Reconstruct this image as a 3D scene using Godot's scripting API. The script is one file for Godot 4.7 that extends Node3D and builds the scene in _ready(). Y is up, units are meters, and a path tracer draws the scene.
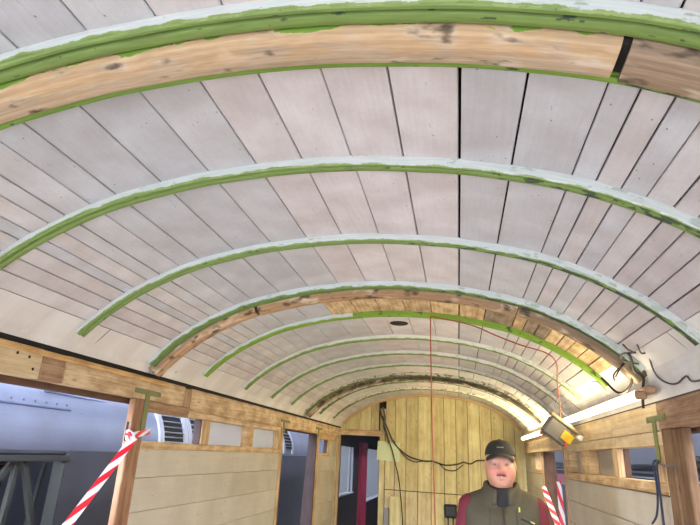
extends Node3D
# Inside of a stripped wooden railway carriage: boarded arched ceiling with painted ribs, a man in a cap.
# Helper W(x, y, z): metres right of, above and in front of the eye point.

const EYE := 1.68
const XL := -1.55
const XR := 0.82
const XC := -0.365
const ZE := 7.55
const ZB := -2.4
var M := {}
var taken := {}
var rng := RandomNumberGenerator.new()

func W(x: float, y: float, z: float) -> Vector3:
	return Vector3(x, y + EYE, -z)

# ------------------------------------------------------------------ node helpers
func numbered(called: String) -> String:
	if not taken.has(called):
		taken[called] = 0
		return called
	taken[called] += 1
	return "%s_%03d" % [called, taken[called]]

func thing(called: String, label: String, category: String, at := Vector3.ZERO, group := "") -> Node3D:
	var o := Node3D.new()
	o.name = numbered(called)
	add_child(o)
	o.position = at
	o.set_meta("label", label)
	o.set_meta("category", category)
	if group != "":
		o.set_meta("group", group)
	return o

func struct(called: String, label := "") -> Node3D:
	var o := Node3D.new()
	o.name = numbered(called)
	add_child(o)
	o.set_meta("kind", "structure")
	if label != "":
		o.set_meta("label", label)
	return o

func put(called: String, mesh: Mesh, m, parent: Node, at := Vector3.ZERO, b := Basis.IDENTITY) -> MeshInstance3D:
	var o := MeshInstance3D.new()
	o.name = called
	o.mesh = mesh
	parent.add_child(o, true)
	o.transform = Transform3D(b, at)
	if m is Material:
		for i in mesh.get_surface_count():
			o.set_surface_override_material(i, m)
	elif m is Array:
		for i in mesh.get_surface_count():
			o.set_surface_override_material(i, m[i])
	o.cast_shadow = GeometryInstance3D.SHADOW_CASTING_SETTING_ON
	return o

# ------------------------------------------------------------------ mesh helpers
func tri(st: SurfaceTool, a: Vector3, b: Vector3, c: Vector3, mid: Vector3, ua: Vector2, ub: Vector2, uc: Vector2) -> void:
	var n := (b - a).cross(c - a)
	if n.dot((a + b + c) / 3.0 - mid) > 0.0:
		var t := b
		b = c
		c = t
		var u := ub
		ub = uc
		uc = u
	st.set_uv(ua); st.add_vertex(a)
	st.set_uv(ub); st.add_vertex(b)
	st.set_uv(uc); st.add_vertex(c)

func box_mesh(size: Vector3, bevel := 0.003, off := Vector2(-1, -1)) -> ArrayMesh:
	var st := SurfaceTool.new()
	st.begin(Mesh.PRIMITIVE_TRIANGLES)
	st.set_smooth_group(-1)
	var h := size * 0.5
	var bv: float = minf(bevel, minf(h.x, minf(h.y, h.z)) * 0.8)
	var long := 0
	if size.y > size[long]: long = 1
	if size.z > size[long]: long = 2
	if off.x < 0.0:
		off = Vector2(rng.randf() * 3.0, rng.randf() * 3.0)
	var uvf := func(p: Vector3, n: int) -> Vector2:
		var a := long
		var b := 3 - long - n
		if n == long:
			a = (n + 1) % 3
			b = (n + 2) % 3
		return Vector2(p[a], p[b]) + off
	for ax in 3:
		var a1 := (ax + 1) % 3
		var a2 := (ax + 2) % 3
		for s in [-1.0, 1.0]:
			var q: Array[Vector3] = []
			for c in [[-1, -1], [1, -1], [1, 1], [-1, 1]]:
				var p := Vector3.ZERO
				p[ax] = s * h[ax]
				p[a1] = c[0] * (h[a1] - bv)
				p[a2] = c[1] * (h[a2] - bv)
				q.append(p)
			tri(st, q[0], q[1], q[2], Vector3.ZERO, uvf.call(q[0], ax), uvf.call(q[1], ax), uvf.call(q[2], ax))
			tri(st, q[0], q[2], q[3], Vector3.ZERO, uvf.call(q[0], ax), uvf.call(q[2], ax), uvf.call(q[3], ax))
	for ax in 3:
		var a1 := (ax + 1) % 3
		var a2 := (ax + 2) % 3
		for s1 in [-1.0, 1.0]:
			for s2 in [-1.0, 1.0]:
				var q: Array[Vector3] = []
				for k in 4:
					var p := Vector3.ZERO
					p[ax] = (h[ax] - bv) * (-1.0 if k == 0 or k == 3 else 1.0)
					p[a1] = s1 * (h[a1] - (0.0 if k < 2 else bv))
					p[a2] = s2 * (h[a2] - (bv if k < 2 else 0.0))
					q.append(p)
				tri(st, q[0], q[1], q[2], Vector3.ZERO, uvf.call(q[0], a1), uvf.call(q[1], a1), uvf.call(q[2], a1))
				tri(st, q[0], q[2], q[3], Vector3.ZERO, uvf.call(q[0], a1), uvf.call(q[2], a1), uvf.call(q[3], a1))
	for sx in [-1.0, 1.0]:
		for sy in [-1.0, 1.0]:
			for sz in [-1.0, 1.0]:
				var a := Vector3(sx * h.x, sy * (h.y - bv), sz * (h.z - bv))
				var b := Vector3(sx * (h.x - bv), sy * h.y, sz * (h.z - bv))
				var c := Vector3(sx * (h.x - bv), sy * (h.y - bv), sz * h.z)
				tri(st, a, b, c, Vector3.ZERO, off, off, off)
	st.generate_normals()
	return st.commit()

# box between two corners given in eye metres (x, y, z forward)
func slab(called: String, parent: Node, x0: float, x1: float, y0: float, y1: float, z0: float, z1: float, m: Material, bevel := 0.003) -> MeshInstance3D:
	var size := Vector3(absf(x1 - x0), absf(y1 - y0), absf(z1 - z0))
	var at := W((x0 + x1) * 0.5, (y0 + y1) * 0.5, (z0 + z1) * 0.5)
	if parent is Node3D:
		at -= parent.position
	return put(called, box_mesh(size, bevel), m, parent, at)

# bar of rectangular section between two points (w across, d in depth), up hints the depth axis
func bar(called: String, parent: Node, a: Vector3, b: Vector3, w: float, d: float, m: Material, bevel := 0.002, up := Vector3(0, 0, 1)) -> MeshInstance3D:
	var y := (b - a).normalized()
	var x := y.cross(up).normalized()
	var z := x.cross(y).normalized()
	return put(called, box_mesh(Vector3(w, a.distance_to(b), d), bevel), m, parent, (a + b) * 0.5, Basis(x, y, z))

# grid of rings; smooth normals where neighbouring faces meet at less than soft degrees
func rings_into(st: SurfaceTool, p: Array, uv: Array, closed := false, soft := 50.0, caps := false) -> void:
	var ni := p.size()
	var nj: int = p[0].size()
	var fj := nj if closed else nj - 1
	var fn := []
	var sign_sum := 0.0
	for i in ni - 1:
		var mid := Vector3.ZERO
		for j in nj:
			mid += p[i][j] + p[i + 1][j]
		mid /= 2.0 * nj
		var row := []
		for j in fj:
			var k := (j + 1) % nj
			var a: Vector3 = p[i][j]
			var b: Vector3 = p[i][k]
			var c: Vector3 = p[i + 1][k]
			var d: Vector3 = p[i + 1][j]
			var n := (c - a).cross(d - b)
			n = n.normalized() if n.length() > 1e-12 else Vector3.ZERO
			row.append(n)
			sign_sum += n.dot((a + b + c + d) * 0.25 - mid)
		fn.append(row)
	var s := 1.0 if sign_sum >= 0.0 or not closed else -1.0
	var cs := cos(deg_to_rad(soft))
	for i in ni - 1:
		for j in fj:
			var k := (j + 1) % nj
			var vs := []
			for e in [[i, j, 0], [i, k, 1], [i + 1, k, 1], [i + 1, j, 0]]:
				var base: Vector3 = fn[i][j]
				var acc := base
				var oi: int = i - 1 if e[0] == i else i + 1
				var oj: int = j - 1 if e[2] == 0 else j + 1
				if closed:
					oj = (oj + fj) % fj
				if oi >= 0 and oi < ni - 1 and base.dot(fn[oi][j]) > cs:
					acc += fn[oi][j]
				if oj >= 0 and oj < fj and base.dot(fn[i][oj]) > cs:
					acc += fn[i][oj]
					if oi >= 0 and oi < ni - 1 and base.dot(fn[oi][oj]) > cs:
						acc += fn[oi][oj]
				var u: Vector2 = uv[e[0]][e[1]] if not (closed and e[2] == 1 and k == 0) else uv[e[0]][0] + Vector2(0, 0)
				vs.append([p[e[0]][e[1]], acc.normalized() * s, u])
			var order := [0, 2, 1, 0, 3, 2] if s > 0.0 else [0, 1, 2, 0, 2, 3]
			for o in order:
				st.set_normal(vs[o][1])
				st.set_uv(vs[o][2])
				st.add_vertex(vs[o][0])
	if caps:
		for e in [0, ni - 1]:
			var mid := Vector3.ZERO
			for j in nj:
				mid += p[e][j]
			mid /= nj
			var n: Vector3 = (p[0][0] - p[1][0]).normalized() if e == 0 else (p[ni - 1][0] - p[ni - 2][0]).normalized()
			for j in nj:
				var a: Vector3 = p[e][j]
				var b: Vector3 = p[e][(j + 1) % nj]
				if (a - mid).cross(b - mid).dot(n) > 0.0:
					var t := a
					a = b
					b = t
				for v in [mid, a, b]:
					st.set_normal(n)
					st.set_uv(Vector2(v.x + v.z, v.y))
					st.add_vertex(v)

func rings_mesh(p: Array, uv: Array, closed := false, soft := 50.0, caps := false) -> ArrayMesh:
	var st := SurfaceTool.new()
	st.begin(Mesh.PRIMITIVE_TRIANGLES)
	rings_into(st, p, uv, closed, soft, caps)
	return st.commit()

func smooth_path(pts: Array, per := 6) -> PackedVector3Array:
	var c := PackedVector3Array()
	for i in pts.size() - 1:
		var a: Vector3 = pts[maxi(i - 1, 0)]
		var b: Vector3 = pts[i]
		var d: Vector3 = pts[i + 1]
		var e: Vector3 = pts[mini(i + 2, pts.size() - 1)]
		for k in per:
			c.append(b.cubic_interpolate(d, a, e, float(k) / per))
	c.append(pts[-1])
	return c

func tube_into(st: SurfaceTool, pts: PackedVector3Array, r: float, sides := 8) -> void:
	var p := []
	var uv := []
	var x := Vector3.ZERO
	var run := 0.0
	for i in pts.size():
		var t := (pts[mini(i + 1, pts.size() - 1)] - pts[maxi(i - 1, 0)]).normalized()
		if i == 0:
			x = t.cross(Vector3(0.3, 0.8, 0.5)).normalized()
		else:
			run += pts[i].distance_to(pts[i - 1])
		x = (x - t * x.dot(t)).normalized()
		var y := t.cross(x)
		var ring := []
		var ru := []
		for s in sides:
			var a := TAU * s / sides
			ring.append(pts[i] + (x * cos(a) + y * sin(a)) * r)
			ru.append(Vector2(run, float(s) / sides * TAU * r))
		p.append(ring)
		uv.append(ru)
	rings_into(st, p, uv, true, 80.0, true)

func tube_mesh(pts: PackedVector3Array, r: float, sides := 8) -> ArrayMesh:
	var st := SurfaceTool.new()
	st.begin(Mesh.PRIMITIVE_TRIANGLES)
	tube_into(st, pts, r, sides)
	return st.commit()

func lathe_mesh(profile: Array, sides := 24) -> ArrayMesh:   # profile of (radius, height), around y
	var p := []
	var uv := []
	for q in profile:
		var ring := []
		var ru := []
		for s in sides:
			var a := TAU * s / sides
			ring.append(Vector3(cos(a) * q.x, q.y, sin(a) * q.x))
			ru.append(Vector2(float(s) / sides, q.y))
		p.append(ring)
		uv.append(ru)
	return rings_mesh(p, uv, true, 40.0, true)

# polygon (list of Vector2 x,y in eye metres) pushed from z0 to z1
func prism(called: String, parent: Node, poly: Array, z0: float, z1: float, m: Material) -> MeshInstance3D:
	var st := SurfaceTool.new()
	st.begin(Mesh.PRIMITIVE_TRIANGLES)
	st.set_smooth_group(-1)
	var off := Vector2(rng.randf() * 3.0, rng.randf() * 3.0)
	var mid := Vector3.ZERO
	for q in poly:
		mid += W(q.x, q.y, (z0 + z1) * 0.5) / poly.size()
	var idx := Geometry2D.triangulate_polygon(PackedVector2Array(poly))
	for z in [z0, z1]:
		for t in range(0, idx.size(), 3):
			var v := []
			var u := []
			for k in 3:
				var q: Vector2 = poly[idx[t + k]]
				v.append(W(q.x, q.y, z))
				u.append(Vector2(q.y, q.x) + off)
			tri(st, v[0], v[1], v[2], mid, u[0], u[1], u[2])
	for i in poly.size():
		var a: Vector2 = poly[i]
		var b: Vector2 = poly[(i + 1) % poly.size()]
		var q := [W(a.x, a.y, z0), W(b.x, b.y, z0), W(b.x, b.y, z1), W(a.x, a.y, z1)]
		var u := [Vector2(a.y, z0) + off, Vector2(b.y, z0) + off, Vector2(b.y, z1) + off, Vector2(a.y, z1) + off]
		tri(st, q[0], q[1], q[2], mid, u[0], u[1], u[2])
		tri(st, q[0], q[2], q[3], mid, u[0], u[2], u[3])
	st.generate_normals()
	return put(called, st.commit(), m, parent)

# ------------------------------------------------------------------ textures
func noise_img(w: int, h: int, freq: float, sd: int, oct := 3) -> Image:
	var n := FastNoiseLite.new()
	n.seed = sd
	n.noise_type = FastNoiseLite.TYPE_SIMPLEX_SMOOTH
	n.frequency = freq
	n.fractal_octaves = oct
	return n.get_seamless_image(w, h)

func stretched(w: int, h: int, sw: int, freq: float, sd: int) -> Image:
	var i := noise_img(sw, h, freq, sd, 4)
	i.resize(w, h, Image.INTERPOLATE_CUBIC)
	return i

func tex(i: Image) -> ImageTexture:
	return ImageTexture.create_from_image(i)

# bare wood: streaks along u, a few knots. Neutral-warm, tinted by albedo_color.
func grain_image(sd: int, knots: int, contrast: float, blotch: float) -> Image:
	var w := 512
	var h := 256
	var a := stretched(w, h, 24, 0.05, sd)
	var b := stretched(w, h, 64, 0.16, sd + 1)
	var c := noise_img(w, h, 0.012, sd + 2, 4)
	var f := stretched(w, h, 128, 0.3, sd + 3)
	var img := Image.create(w, h, false, Image.FORMAT_RGB8)
	var r := RandomNumberGenerator.new()
	r.seed = sd * 77
	var kn := []
	for k in knots:
		kn.append([r.randf() * w, r.randf() * h, r.randf_range(5, 11), r.randf_range(4, 7)])
	for y in h:
		for x in w:
			var yy := float(y)
			var dark := 0.0
			for k in kn:
				var dx: float = absf(x - k[0])
				dx = minf(dx, w - dx)
				var dy: float = y - k[1]
				if absf(dy) > h * 0.5:
					dy -= signf(dy) * h
				var d: float = sqrt(dx * dx / (k[2] * k[2]) + dy * dy / (k[3] * k[3]))
				if d < 3.0:
					dark = maxf(dark, clampf(1.3 - d, 0.0, 1.0) * 0.75)
					yy += signf(dy) * (3.0 - d) * 2.0
			var yi := posmod(int(yy), h)
			var s := a.get_pixel(x, yi).r * 0.45 + b.get_pixel(x, yi).r * 0.3 + f.get_pixel(x, yi).r * 0.25
			s = clampf((s - 0.5) * contrast + 0.35 + (c.get_pixel(x, y).r - 0.5) * blotch, 0.0, 1.0)
			s = maxf(s, dark)
			img.set_pixel(x, y, Color(1.0, 1.0, 1.0).lerp(Color(0.70, 0.62, 0.53), s))
	return img

# brushed paint: slight mottling, brush marks, filler dabs and nail dents
func paint_images(sd: int) -> Array:
	var w := 1024
	var h := 512
	var a := noise_img(w, h, 0.006, sd, 4)
	var b := stretched(w, h, 48, 0.12, sd + 1)
	var c := noise_img(w, h, 0.08, sd + 2, 3)
	var img := Image.create(w, h, false, Image.FORMAT_RGB8)
	var hgt := Image.create(w, h, false, Image.FORMAT_L8)
	for y in h:
		for x in w:
			var va := a.get_pixel(x, y).r - 0.5
			var vb := b.get_pixel(x, y).r - 0.5
			var vc := c.get_pixel(x, y).r - 0.5
			var v := 0.945 + va * 0.11 + vb * 0.035 + vc * 0.03
			img.set_pixel(x, y, Color(v, v - 0.006 + va * 0.02, v - 0.008 + va * 0.035))
			hgt.set_pixel(x, y, Color.from_hsv(0, 0, clampf(0.5 + vb * 0.5 + vc * 0.25, 0, 1)))
	var r := RandomNumberGenerator.new()
	r.seed = sd * 13
	for k in 90:
		var px := r.randi_range(8, w - 30)
		var py := r.randi_range(6, h - 8)
		if k < 26:      # nail hole
			for q in [[0, 0], [1, 0], [0, 1], [1, 1], [-1, 0], [2, 1]]:
				img.set_pixel(px + q[0], py + q[1], Color(0.42, 0.38, 0.36))
				hgt.set_pixel(px + q[0], py + q[1], Color(0.1, 0.1, 0.1))
		else:           # scratch or filler dab
			var ln := r.randi_range(4, 18)
			var cc := Color(0.99, 0.985, 0.975) if r.randf() < 0.65 else Color(0.76, 0.74, 0.74)
			for q in ln:
				img.set_pixel(px + q, py + (q * r.randi_range(0, 1)) / 6, cc)
				hgt.set_pixel(px + q, py, Color(0.85, 0.85, 0.85))
	hgt.bump_map_to_normal_map(3.0)
	return [img, hgt]

# paint on a rib: v runs round its section from the near foot to the far foot
func rib_image(sd: int, white_to: float, ragged: float, green: Color, white: Color, white_u0: float, white_u1: float, flake: float, dark_right := 0.3) -> Image:
	var w := 1024
	var h := 64
	var a := noise_img(w, 8, 0.03, sd, 4)
	var b := noise_img(w, h, 0.035, sd + 5, 4)
	var c := stretched(w, h, 96, 0.2, sd + 9)
	var img := Image.create(w, h, false, Image.FORMAT_RGB8)
	for x in w:
		var u := float(x) / w
		var edge := white_to * lerpf(0.62, 1.15, clampf(u * 1.25, 0.0, 1.0)) + (a.get_pixel(x, 3).r - 0.5) * ragged
		if u < white_u0 or u > white_u1:
			edge = -1.0
		for y in h:
			var v := float(y) / h
			var nb := b.get_pixel(x, y).r
			var nc := c.get_pixel(x, y).r - 0.5
			var col := green * (1.0 + nc * 0.22)
			if nb - nc * 0.4 < lerpf(0.12, dark_right, clampf((u - 0.40) * 2.4, 0.0, 1.0)):  # dark green patches, more of them towards the right end
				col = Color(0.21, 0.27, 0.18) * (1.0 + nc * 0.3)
			if v < edge + (nb - 0.5) * 0.05:
				col = white * (1.0 + nc * 0.10)
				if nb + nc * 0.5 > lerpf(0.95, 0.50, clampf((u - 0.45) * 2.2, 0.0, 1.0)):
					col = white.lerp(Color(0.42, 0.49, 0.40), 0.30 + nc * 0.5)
			elif v < edge + 0.05:
				col = green.lerp(Color(0.75, 0.8, 0.55), 0.25)
			if flake > 0.0 and nb + nc * 0.35 > 1.0 - flake:
				col = Color(0.66, 0.62, 0.52) if nb > 1.0 - flake * 0.7 else Color(0.27, 0.27, 0.2)
			col.a = 1.0
			img.set_pixel(x, y, col)
	return img

# scraped timber face with leftover green paint along its edges and dirt stains
func timber_image(sd: int, cols: Array, green_left: float, dirt: float) -> Image:
	var w := 1024
	var h := 128
	var g := stretched(w, h, 40, 0.09, sd)
	var f := stretched(w, h, 160, 0.3, sd + 1)
	var m := noise_img(w, h, 0.014, sd + 2, 4)
	var e := noise_img(w, h, 0.02, sd + 3, 4)
	var img := Image.create(w, h, false, Image.FORMAT_RGB8)
	for x in w:
		var t := float(x) / w * (cols.size() - 1)
		var base: Color = cols[int(t)].lerp(cols[mini(int(t) + 1, cols.size() - 1)], t - int(t))
		for y in h:
			var v := float(y) / h
			var s := g.get_pixel(x, y).r * 0.6 + f.get_pixel(x, y).r * 0.4 - 0.5
			var mm := m.get_pixel(x, y).r
			var col := base * (1.0 + s * 0.45)
			if mm > 0.62:
				col = col.lerp(Color(0.88, 0.82, 0.74), clampf((mm - 0.62) * 2.4, 0.0, 0.55))
			var dd := e.get_pixel(x, y).r
			if dd < dirt:
				col = col.lerp(Color(0.2, 0.16, 0.12), clampf((dirt - dd) * 4.0, 0.0, 0.75))
			if v < 0.16 + (mm - 0.5) * 0.5 * green_left and green_left > 0.0 and dd > 0.35:
				col = Color(0.42, 0.56, 0.19) * (1.0 + s * 0.3)
			elif green_left > 0.0:
				col = col.lerp(Color(0.76, 0.56, 0.33), clampf((0.5 - v + (dd - 0.5) * 0.9) * 1.4, 0.0, 0.28))
			col.a = 1.0
			img.set_pixel(x, y, col)
	return img

func mat(c: Color, rough := 0.8, t: Texture2D = null, sc := Vector3.ONE, nrm: Texture2D = null, nstr := 0.5) -> StandardMaterial3D:
	var m := StandardMaterial3D.new()
	m.albedo_color = c
	m.roughness = rough
	if t:
		m.albedo_texture = t
	m.uv1_scale = sc
	if nrm:
		m.normal_enabled = true
		m.normal_texture = nrm
		m.normal_scale = nstr
	return m

func glow(c: Color, e: float) -> StandardMaterial3D:
	var m := mat(c, 0.4)
	m.emission_enabled = true
	m.emission = c
	m.emission_energy_multiplier = e
	return m

func make_materials() -> void:
	var g1 := tex(grain_image(11, 3, 1.5, 0.95))
	var g2 := tex(grain_image(29, 11, 0.85, 0.35))
	var pi := paint_images(5)
	var pt := tex(pi[0])
	var pn := tex(pi[1])
	var ws := Vector3(0.7, 3.2, 1)
	M.paint = []
	for c in [Color(0.80, 0.778, 0.77), Color(0.745, 0.745, 0.755), Color(0.845, 0.815, 0.81), Color(0.82, 0.79, 0.785), Color(0.775, 0.77, 0.775), Color(0.765, 0.735, 0.73)]:
		M.paint.append(mat(c, 0.62, pt, Vector3(0.75, 1.5, 1), pn, 0.18))
	M.ceil_bare = []
	for c in [Color(0.81, 0.71, 0.55), Color(0.77, 0.67, 0.52), Color(0.84, 0.74, 0.57), Color(0.56, 0.50, 0.42)]:
		M.ceil_bare.append(mat(c, 0.85, g1, Vector3(0.9, 3.2, 1)))
	M.frieze = mat(Color(0.86, 0.845, 0.82), 0.6, pt, Vector3(0.5, 0.8, 1), pn, 0.25)
	M.skin_roof = mat(Color(0.05, 0.045, 0.04), 0.95)
	M.beam = mat(Color(0.80, 0.705, 0.57), 0.8, g1, ws)
	M.beam_yellow = mat(Color(0.80, 0.65, 0.43), 0.75, g1, ws)
	M.beam_pale = mat(Color(0.85, 0.775, 0.63), 0.8, g2, ws)
	M.beam_brown = mat(Color(0.64, 0.52, 0.41), 0.8, g1, ws)
	M.post = mat(Color(0.60, 0.455, 0.345), 0.8, g1, ws)
	M.post_right = mat(Color(0.48, 0.37, 0.255), 0.8, g1, ws)
	M.post_dark = mat(Color(0.36, 0.25, 0.18), 0.85, g1, ws)
	M.rail = mat(Color(0.79, 0.68, 0.52), 0.8, g1, ws)
	M.jamb = mat(Color(0.245, 0.17, 0.175), 0.7, g1, ws)
	M.cream = []
	for c in [Color(0.73, 0.70, 0.63), Color(0.72, 0.69, 0.62), Color(0.74, 0.71, 0.64)]:
		M.cream.append(mat(c, 0.55, pt, Vector3(0.4, 0.7, 1), pn, 0.2))
	M.pine = []
	for c in [Color(0.84, 0.805, 0.60), Color(0.815, 0.775, 0.57), Color(0.86, 0.83, 0.63), Color(0.79, 0.75, 0.55)]:
		M.pine.append(mat(c, 0.75, g2, Vector3(0.6, 1.9, 1)))
	M.pine_worn = mat(Color(0.83, 0.78, 0.61), 0.8, g2, Vector3(0.6, 1.9, 1))
	M.gap_dark = mat(Color(0.10, 0.085, 0.07), 0.9)  # near-black for gaps and holes, and for the painted shadow in the timber break
	M.black = mat(Color(0.045, 0.04, 0.045), 0.55)
	M.iron_green = mat(Color(0.42, 0.44, 0.26), 0.6, tex(noise_img(128, 128, 0.05, 71, 4)), Vector3(4, 4, 4))
	M.iron_green.albedo_texture = null
	M.screw = mat(Color(0.45, 0.42, 0.36), 0.5)
	M.floor = mat(Color(0.66, 0.60, 0.52), 0.85, g1, Vector3(0.5, 1.5, 1))
	M.ground = mat(Color(0.60, 0.59, 0.57), 0.95, tex(noise_img(256, 256, 0.02, 3, 5)), Vector3(0.3, 0.3, 1))
	M.ground.albedo_texture = null
	M.glass = mat(Color(0.80, 0.82, 0.86, 0.5), 0.05)
	M.glass.transparency = BaseMaterial3D.TRANSPARENCY_ALPHA
	M.glass_clear = mat(Color(0.85, 0.9, 0.95, 0.12), 0.03)
	M.glass_clear.transparency = BaseMaterial3D.TRANSPARENCY_ALPHA
	M.maroon = mat(Color(0.61, 0.16, 0.27), 0.35)
	M.loco_roof = mat(Color(0.455, 0.475, 0.55), 0.38, pt, Vector3(0.3, 0.6, 1))
	M.loco_body = mat(Color(0.26, 0.265, 0.295), 0.5, pt, Vector3(0.3, 0.6, 1))
	M.loco_dark = mat(Color(0.07, 0.065, 0.06), 0.8)
	M.loco_frame = mat(Color(0.19, 0.195, 0.18), 0.6)
	M.loco_seam = mat(Color(0.30, 0.32, 0.42), 0.5)
	M.white_metal = mat(Color(0.62, 0.63, 0.66), 0.5)
	M.lilac = mat(Color(0.42, 0.42, 0.46), 0.5)
	M.tape_red = mat(Color(0.86, 0.10, 0.20), 0.35)
	M.tape_white = mat(Color(0.90, 0.90, 0.94), 0.35)
	M.orange = mat(Color(0.56, 0.23, 0.12), 0.5)
	M.cable = mat(Color(0.13, 0.10, 0.08), 0.6)
	M.cable_grey = mat(Color(0.33, 0.30, 0.30), 0.6)
	M.cable_white = mat(Color(0.80, 0.77, 0.70), 0.5)
	M.rope = mat(Color(0.17, 0.19, 0.27), 0.8)
	M.lamp_body = mat(Color(0.87, 0.85, 0.80), 0.4)

# ------------------------------------------------------------------ the roof curve
var cs_x := [0.0, 0.13, 0.39, 0.572, 0.684, 0.793, 0.8944, 0.9984, 1.0712, 1.1544, 1.22]
var cs_y := [0.8042, 0.8016, 0.7756, 0.7353, 0.7067, 0.6599, 0.6118, 0.5455, 0.4922, 0.4116, 0.33]
var arc_pts: PackedVector2Array   # right half, finely sampled, smoothed

func arc_setup() -> void:
	var raw := PackedFloat32Array()
	var n := 123
	for i in n:
		var x := i * 0.01
		var k := 0
		while k < cs_x.size() - 2 and x > cs_x[k + 1]:
			k += 1
		var t: float = (x - cs_x[k]) / (cs_x[k + 1] - cs_x[k])
		raw.append(lerpf(cs_y[k], cs_y[k + 1], t))
	for pass_ in 60:
		var b := raw.duplicate()
		for i in n - 1:
			b[i] = (raw[absi(i - 1)] + 2.0 * raw[i] + raw[i + 1]) * 0.25
		raw = b
	for i in n:
		arc_pts.append(Vector2(i * 0.01, raw[i]))

func arc_y(dx: float) -> float:
	var a := minf(absf(dx) * 100.0, arc_pts.size() - 1.001)
	var i := int(a)
	return lerpf(arc_pts[i].y, arc_pts[i + 1].y, a - i)

func arc_n(dx: float) -> Vector2:    # inward normal
	var s := (arc_y(dx + 0.012) - arc_y(dx - 0.012)) / 0.024
	return Vector2(s, -1.0).normalized()

func arc_at(dx: float, drop: float, z: float) -> Vector3:
	var n := arc_n(dx)
	return W(XC + dx + n.x * drop, arc_y(dx) + n.y * drop, z)

# stations of equal arc length between two dx
func stations(d0: float, d1: float, n: int) -> Array:
	var fine := 400
	var acc := [0.0]
	for i in fine:
		var a := lerpf(d0, d1, float(i) / fine)
		var b := lerpf(d0, d1, float(i + 1) / fine)
		acc.append(acc[-1] + Vector2(b - a, arc_y(b) - arc_y(a)).length())
	var out := []
	var k := 0
	for i in n + 1:
		var want: float = acc[-1] * i / n
		while k < fine - 1 and acc[k + 1] < want:
			k += 1
		var t: float = clampf((want - acc[k]) / maxf(acc[k + 1] - acc[k], 1e-6), 0, 1)
		out.append([lerpf(d0, d1, (k + t) / fine), want])
	return out

# sweep a section of (dz, drop) along the roof curve
func arch_sweep(z0: float, sec: Array, d0: float, d1: float, n: int, u_per_m: float, u_off := 0.0) -> ArrayMesh:
	var p := []
	var uv := []
	var total := 0.0
	var vv := [0.0]
	for j in sec.size() - 1:
		total += sec[j].distance_to(sec[j + 1])
		vv.append(total)
	for s in stations(d0, d1, n):
		var ring := []
		var ru := []
		for j in sec.size():
			ring.append(arc_at(s[0], sec[j].y, z0 + sec[j].x))
			ru.append(Vector2(s[1] * u_per_m + u_off, vv[j] / total * 0.985 + 0.007))
		p.append(ring)
		uv.append(ru)
	return rings_mesh(p, uv, true, 35.0, true)

const RIB := [Vector2(0, -0.004), Vector2(0, 0.021), Vector2(0.003, 0.0245), Vector2(0.0085, 0.025), Vector2(0.011, 0.0165), Vector2(0.015, 0.0165), Vector2(0.0185, 0.0245), Vector2(0.024, 0.0272), Vector2(0.031, 0.0275), Vector2(0.037, 0.0255), Vector2(0.041, 0.02), Vector2(0.042, -0.004)]

func moulding(called: String, parent: Node, z: float, d0: float, d1: float, m: Material, sx := 1.0, sy := 1.0) -> void:
	var sec := []
	for q in RIB:
		sec.append(Vector2(q.x * sx, q.y * sy))
	put(called, arch_sweep(z, sec, d0, d1, 72, 0.36), m, parent)

func timber(called: String, parent: Node, z0: float, z1: float, drop: float, d0: float, d1: float, m: Material, n: int) -> void:
	var r := 0.009
	var sec := [Vector2(0, -0.003), Vector2(0, drop - r), Vector2(r * 0.3, drop - r * 0.3), Vector2(r, drop), Vector2((z1 - z0) * 0.5, drop + 0.004), Vector2(z1 - z0 - r, drop), Vector2(z1 - z0 - r * 0.3, drop - r * 0.3), Vector2(z1 - z0, drop - r), Vector2(z1 - z0, -0.003)]
	put(called, arch_sweep(z0, sec, d0, d1, n, 0.36, d0 * 0.4 + 0.5), m, parent)

# ------------------------------------------------------------------ setting
func camera_and_light() -> void:
	var cam := Camera3D.new()
	cam.name = "camera"
	add_child(cam)
	cam.transform = Transform3D(Basis(Vector3(0.98186, 0.04562, -0.18403), Vector3(0.01884, 0.94234, 0.33414), Vector3(0.18866, -0.33154, 0.92438)).orthonormalized(), W(0, 0, 0))
	cam.fov = rad_to_deg(2.0 * atan(262.5 / 545.0))
	cam.near = 0.02
	cam.current = true
	var e := Environment.new()
	e.background_mode = Environment.BG_SKY
	var sky := Sky.new()
	var sm := ProceduralSkyMaterial.new()
	sm.sky_top_color = Color(0.80, 0.84, 0.92)
	sm.sky_horizon_color = Color(0.84, 0.86, 0.92)
	sm.ground_horizon_color = Color(0.5, 0.5, 0.5)
	sm.ground_bottom_color = Color(0.4, 0.4, 0.4)
	sky.sky_material = sm
	e.sky = sky
	e.background_energy_multiplier = 9.0
	e.tonemap_mode = Environment.TONE_MAPPER_LINEAR
	e.tonemap_exposure = 2.7
	e.sdfgi_enabled = true
	e.ssao_enabled = true
	e.ssil_enabled = true
	var we := WorldEnvironment.new()
	we.name = "environment"
	we.environment = e
	add_child(we)

const JOINTS := [-1.10, -1.052, -1.004, -0.952, -0.914, -0.86, -0.81, -0.73, -0.649, -0.506, -0.355, -0.206, -0.067, 0.08, 0.228, 0.38, 0.518, 0.668, 0.724, 0.782, 0.838, 0.896, 0.946, 1.0, 1.052, 1.10]

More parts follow.
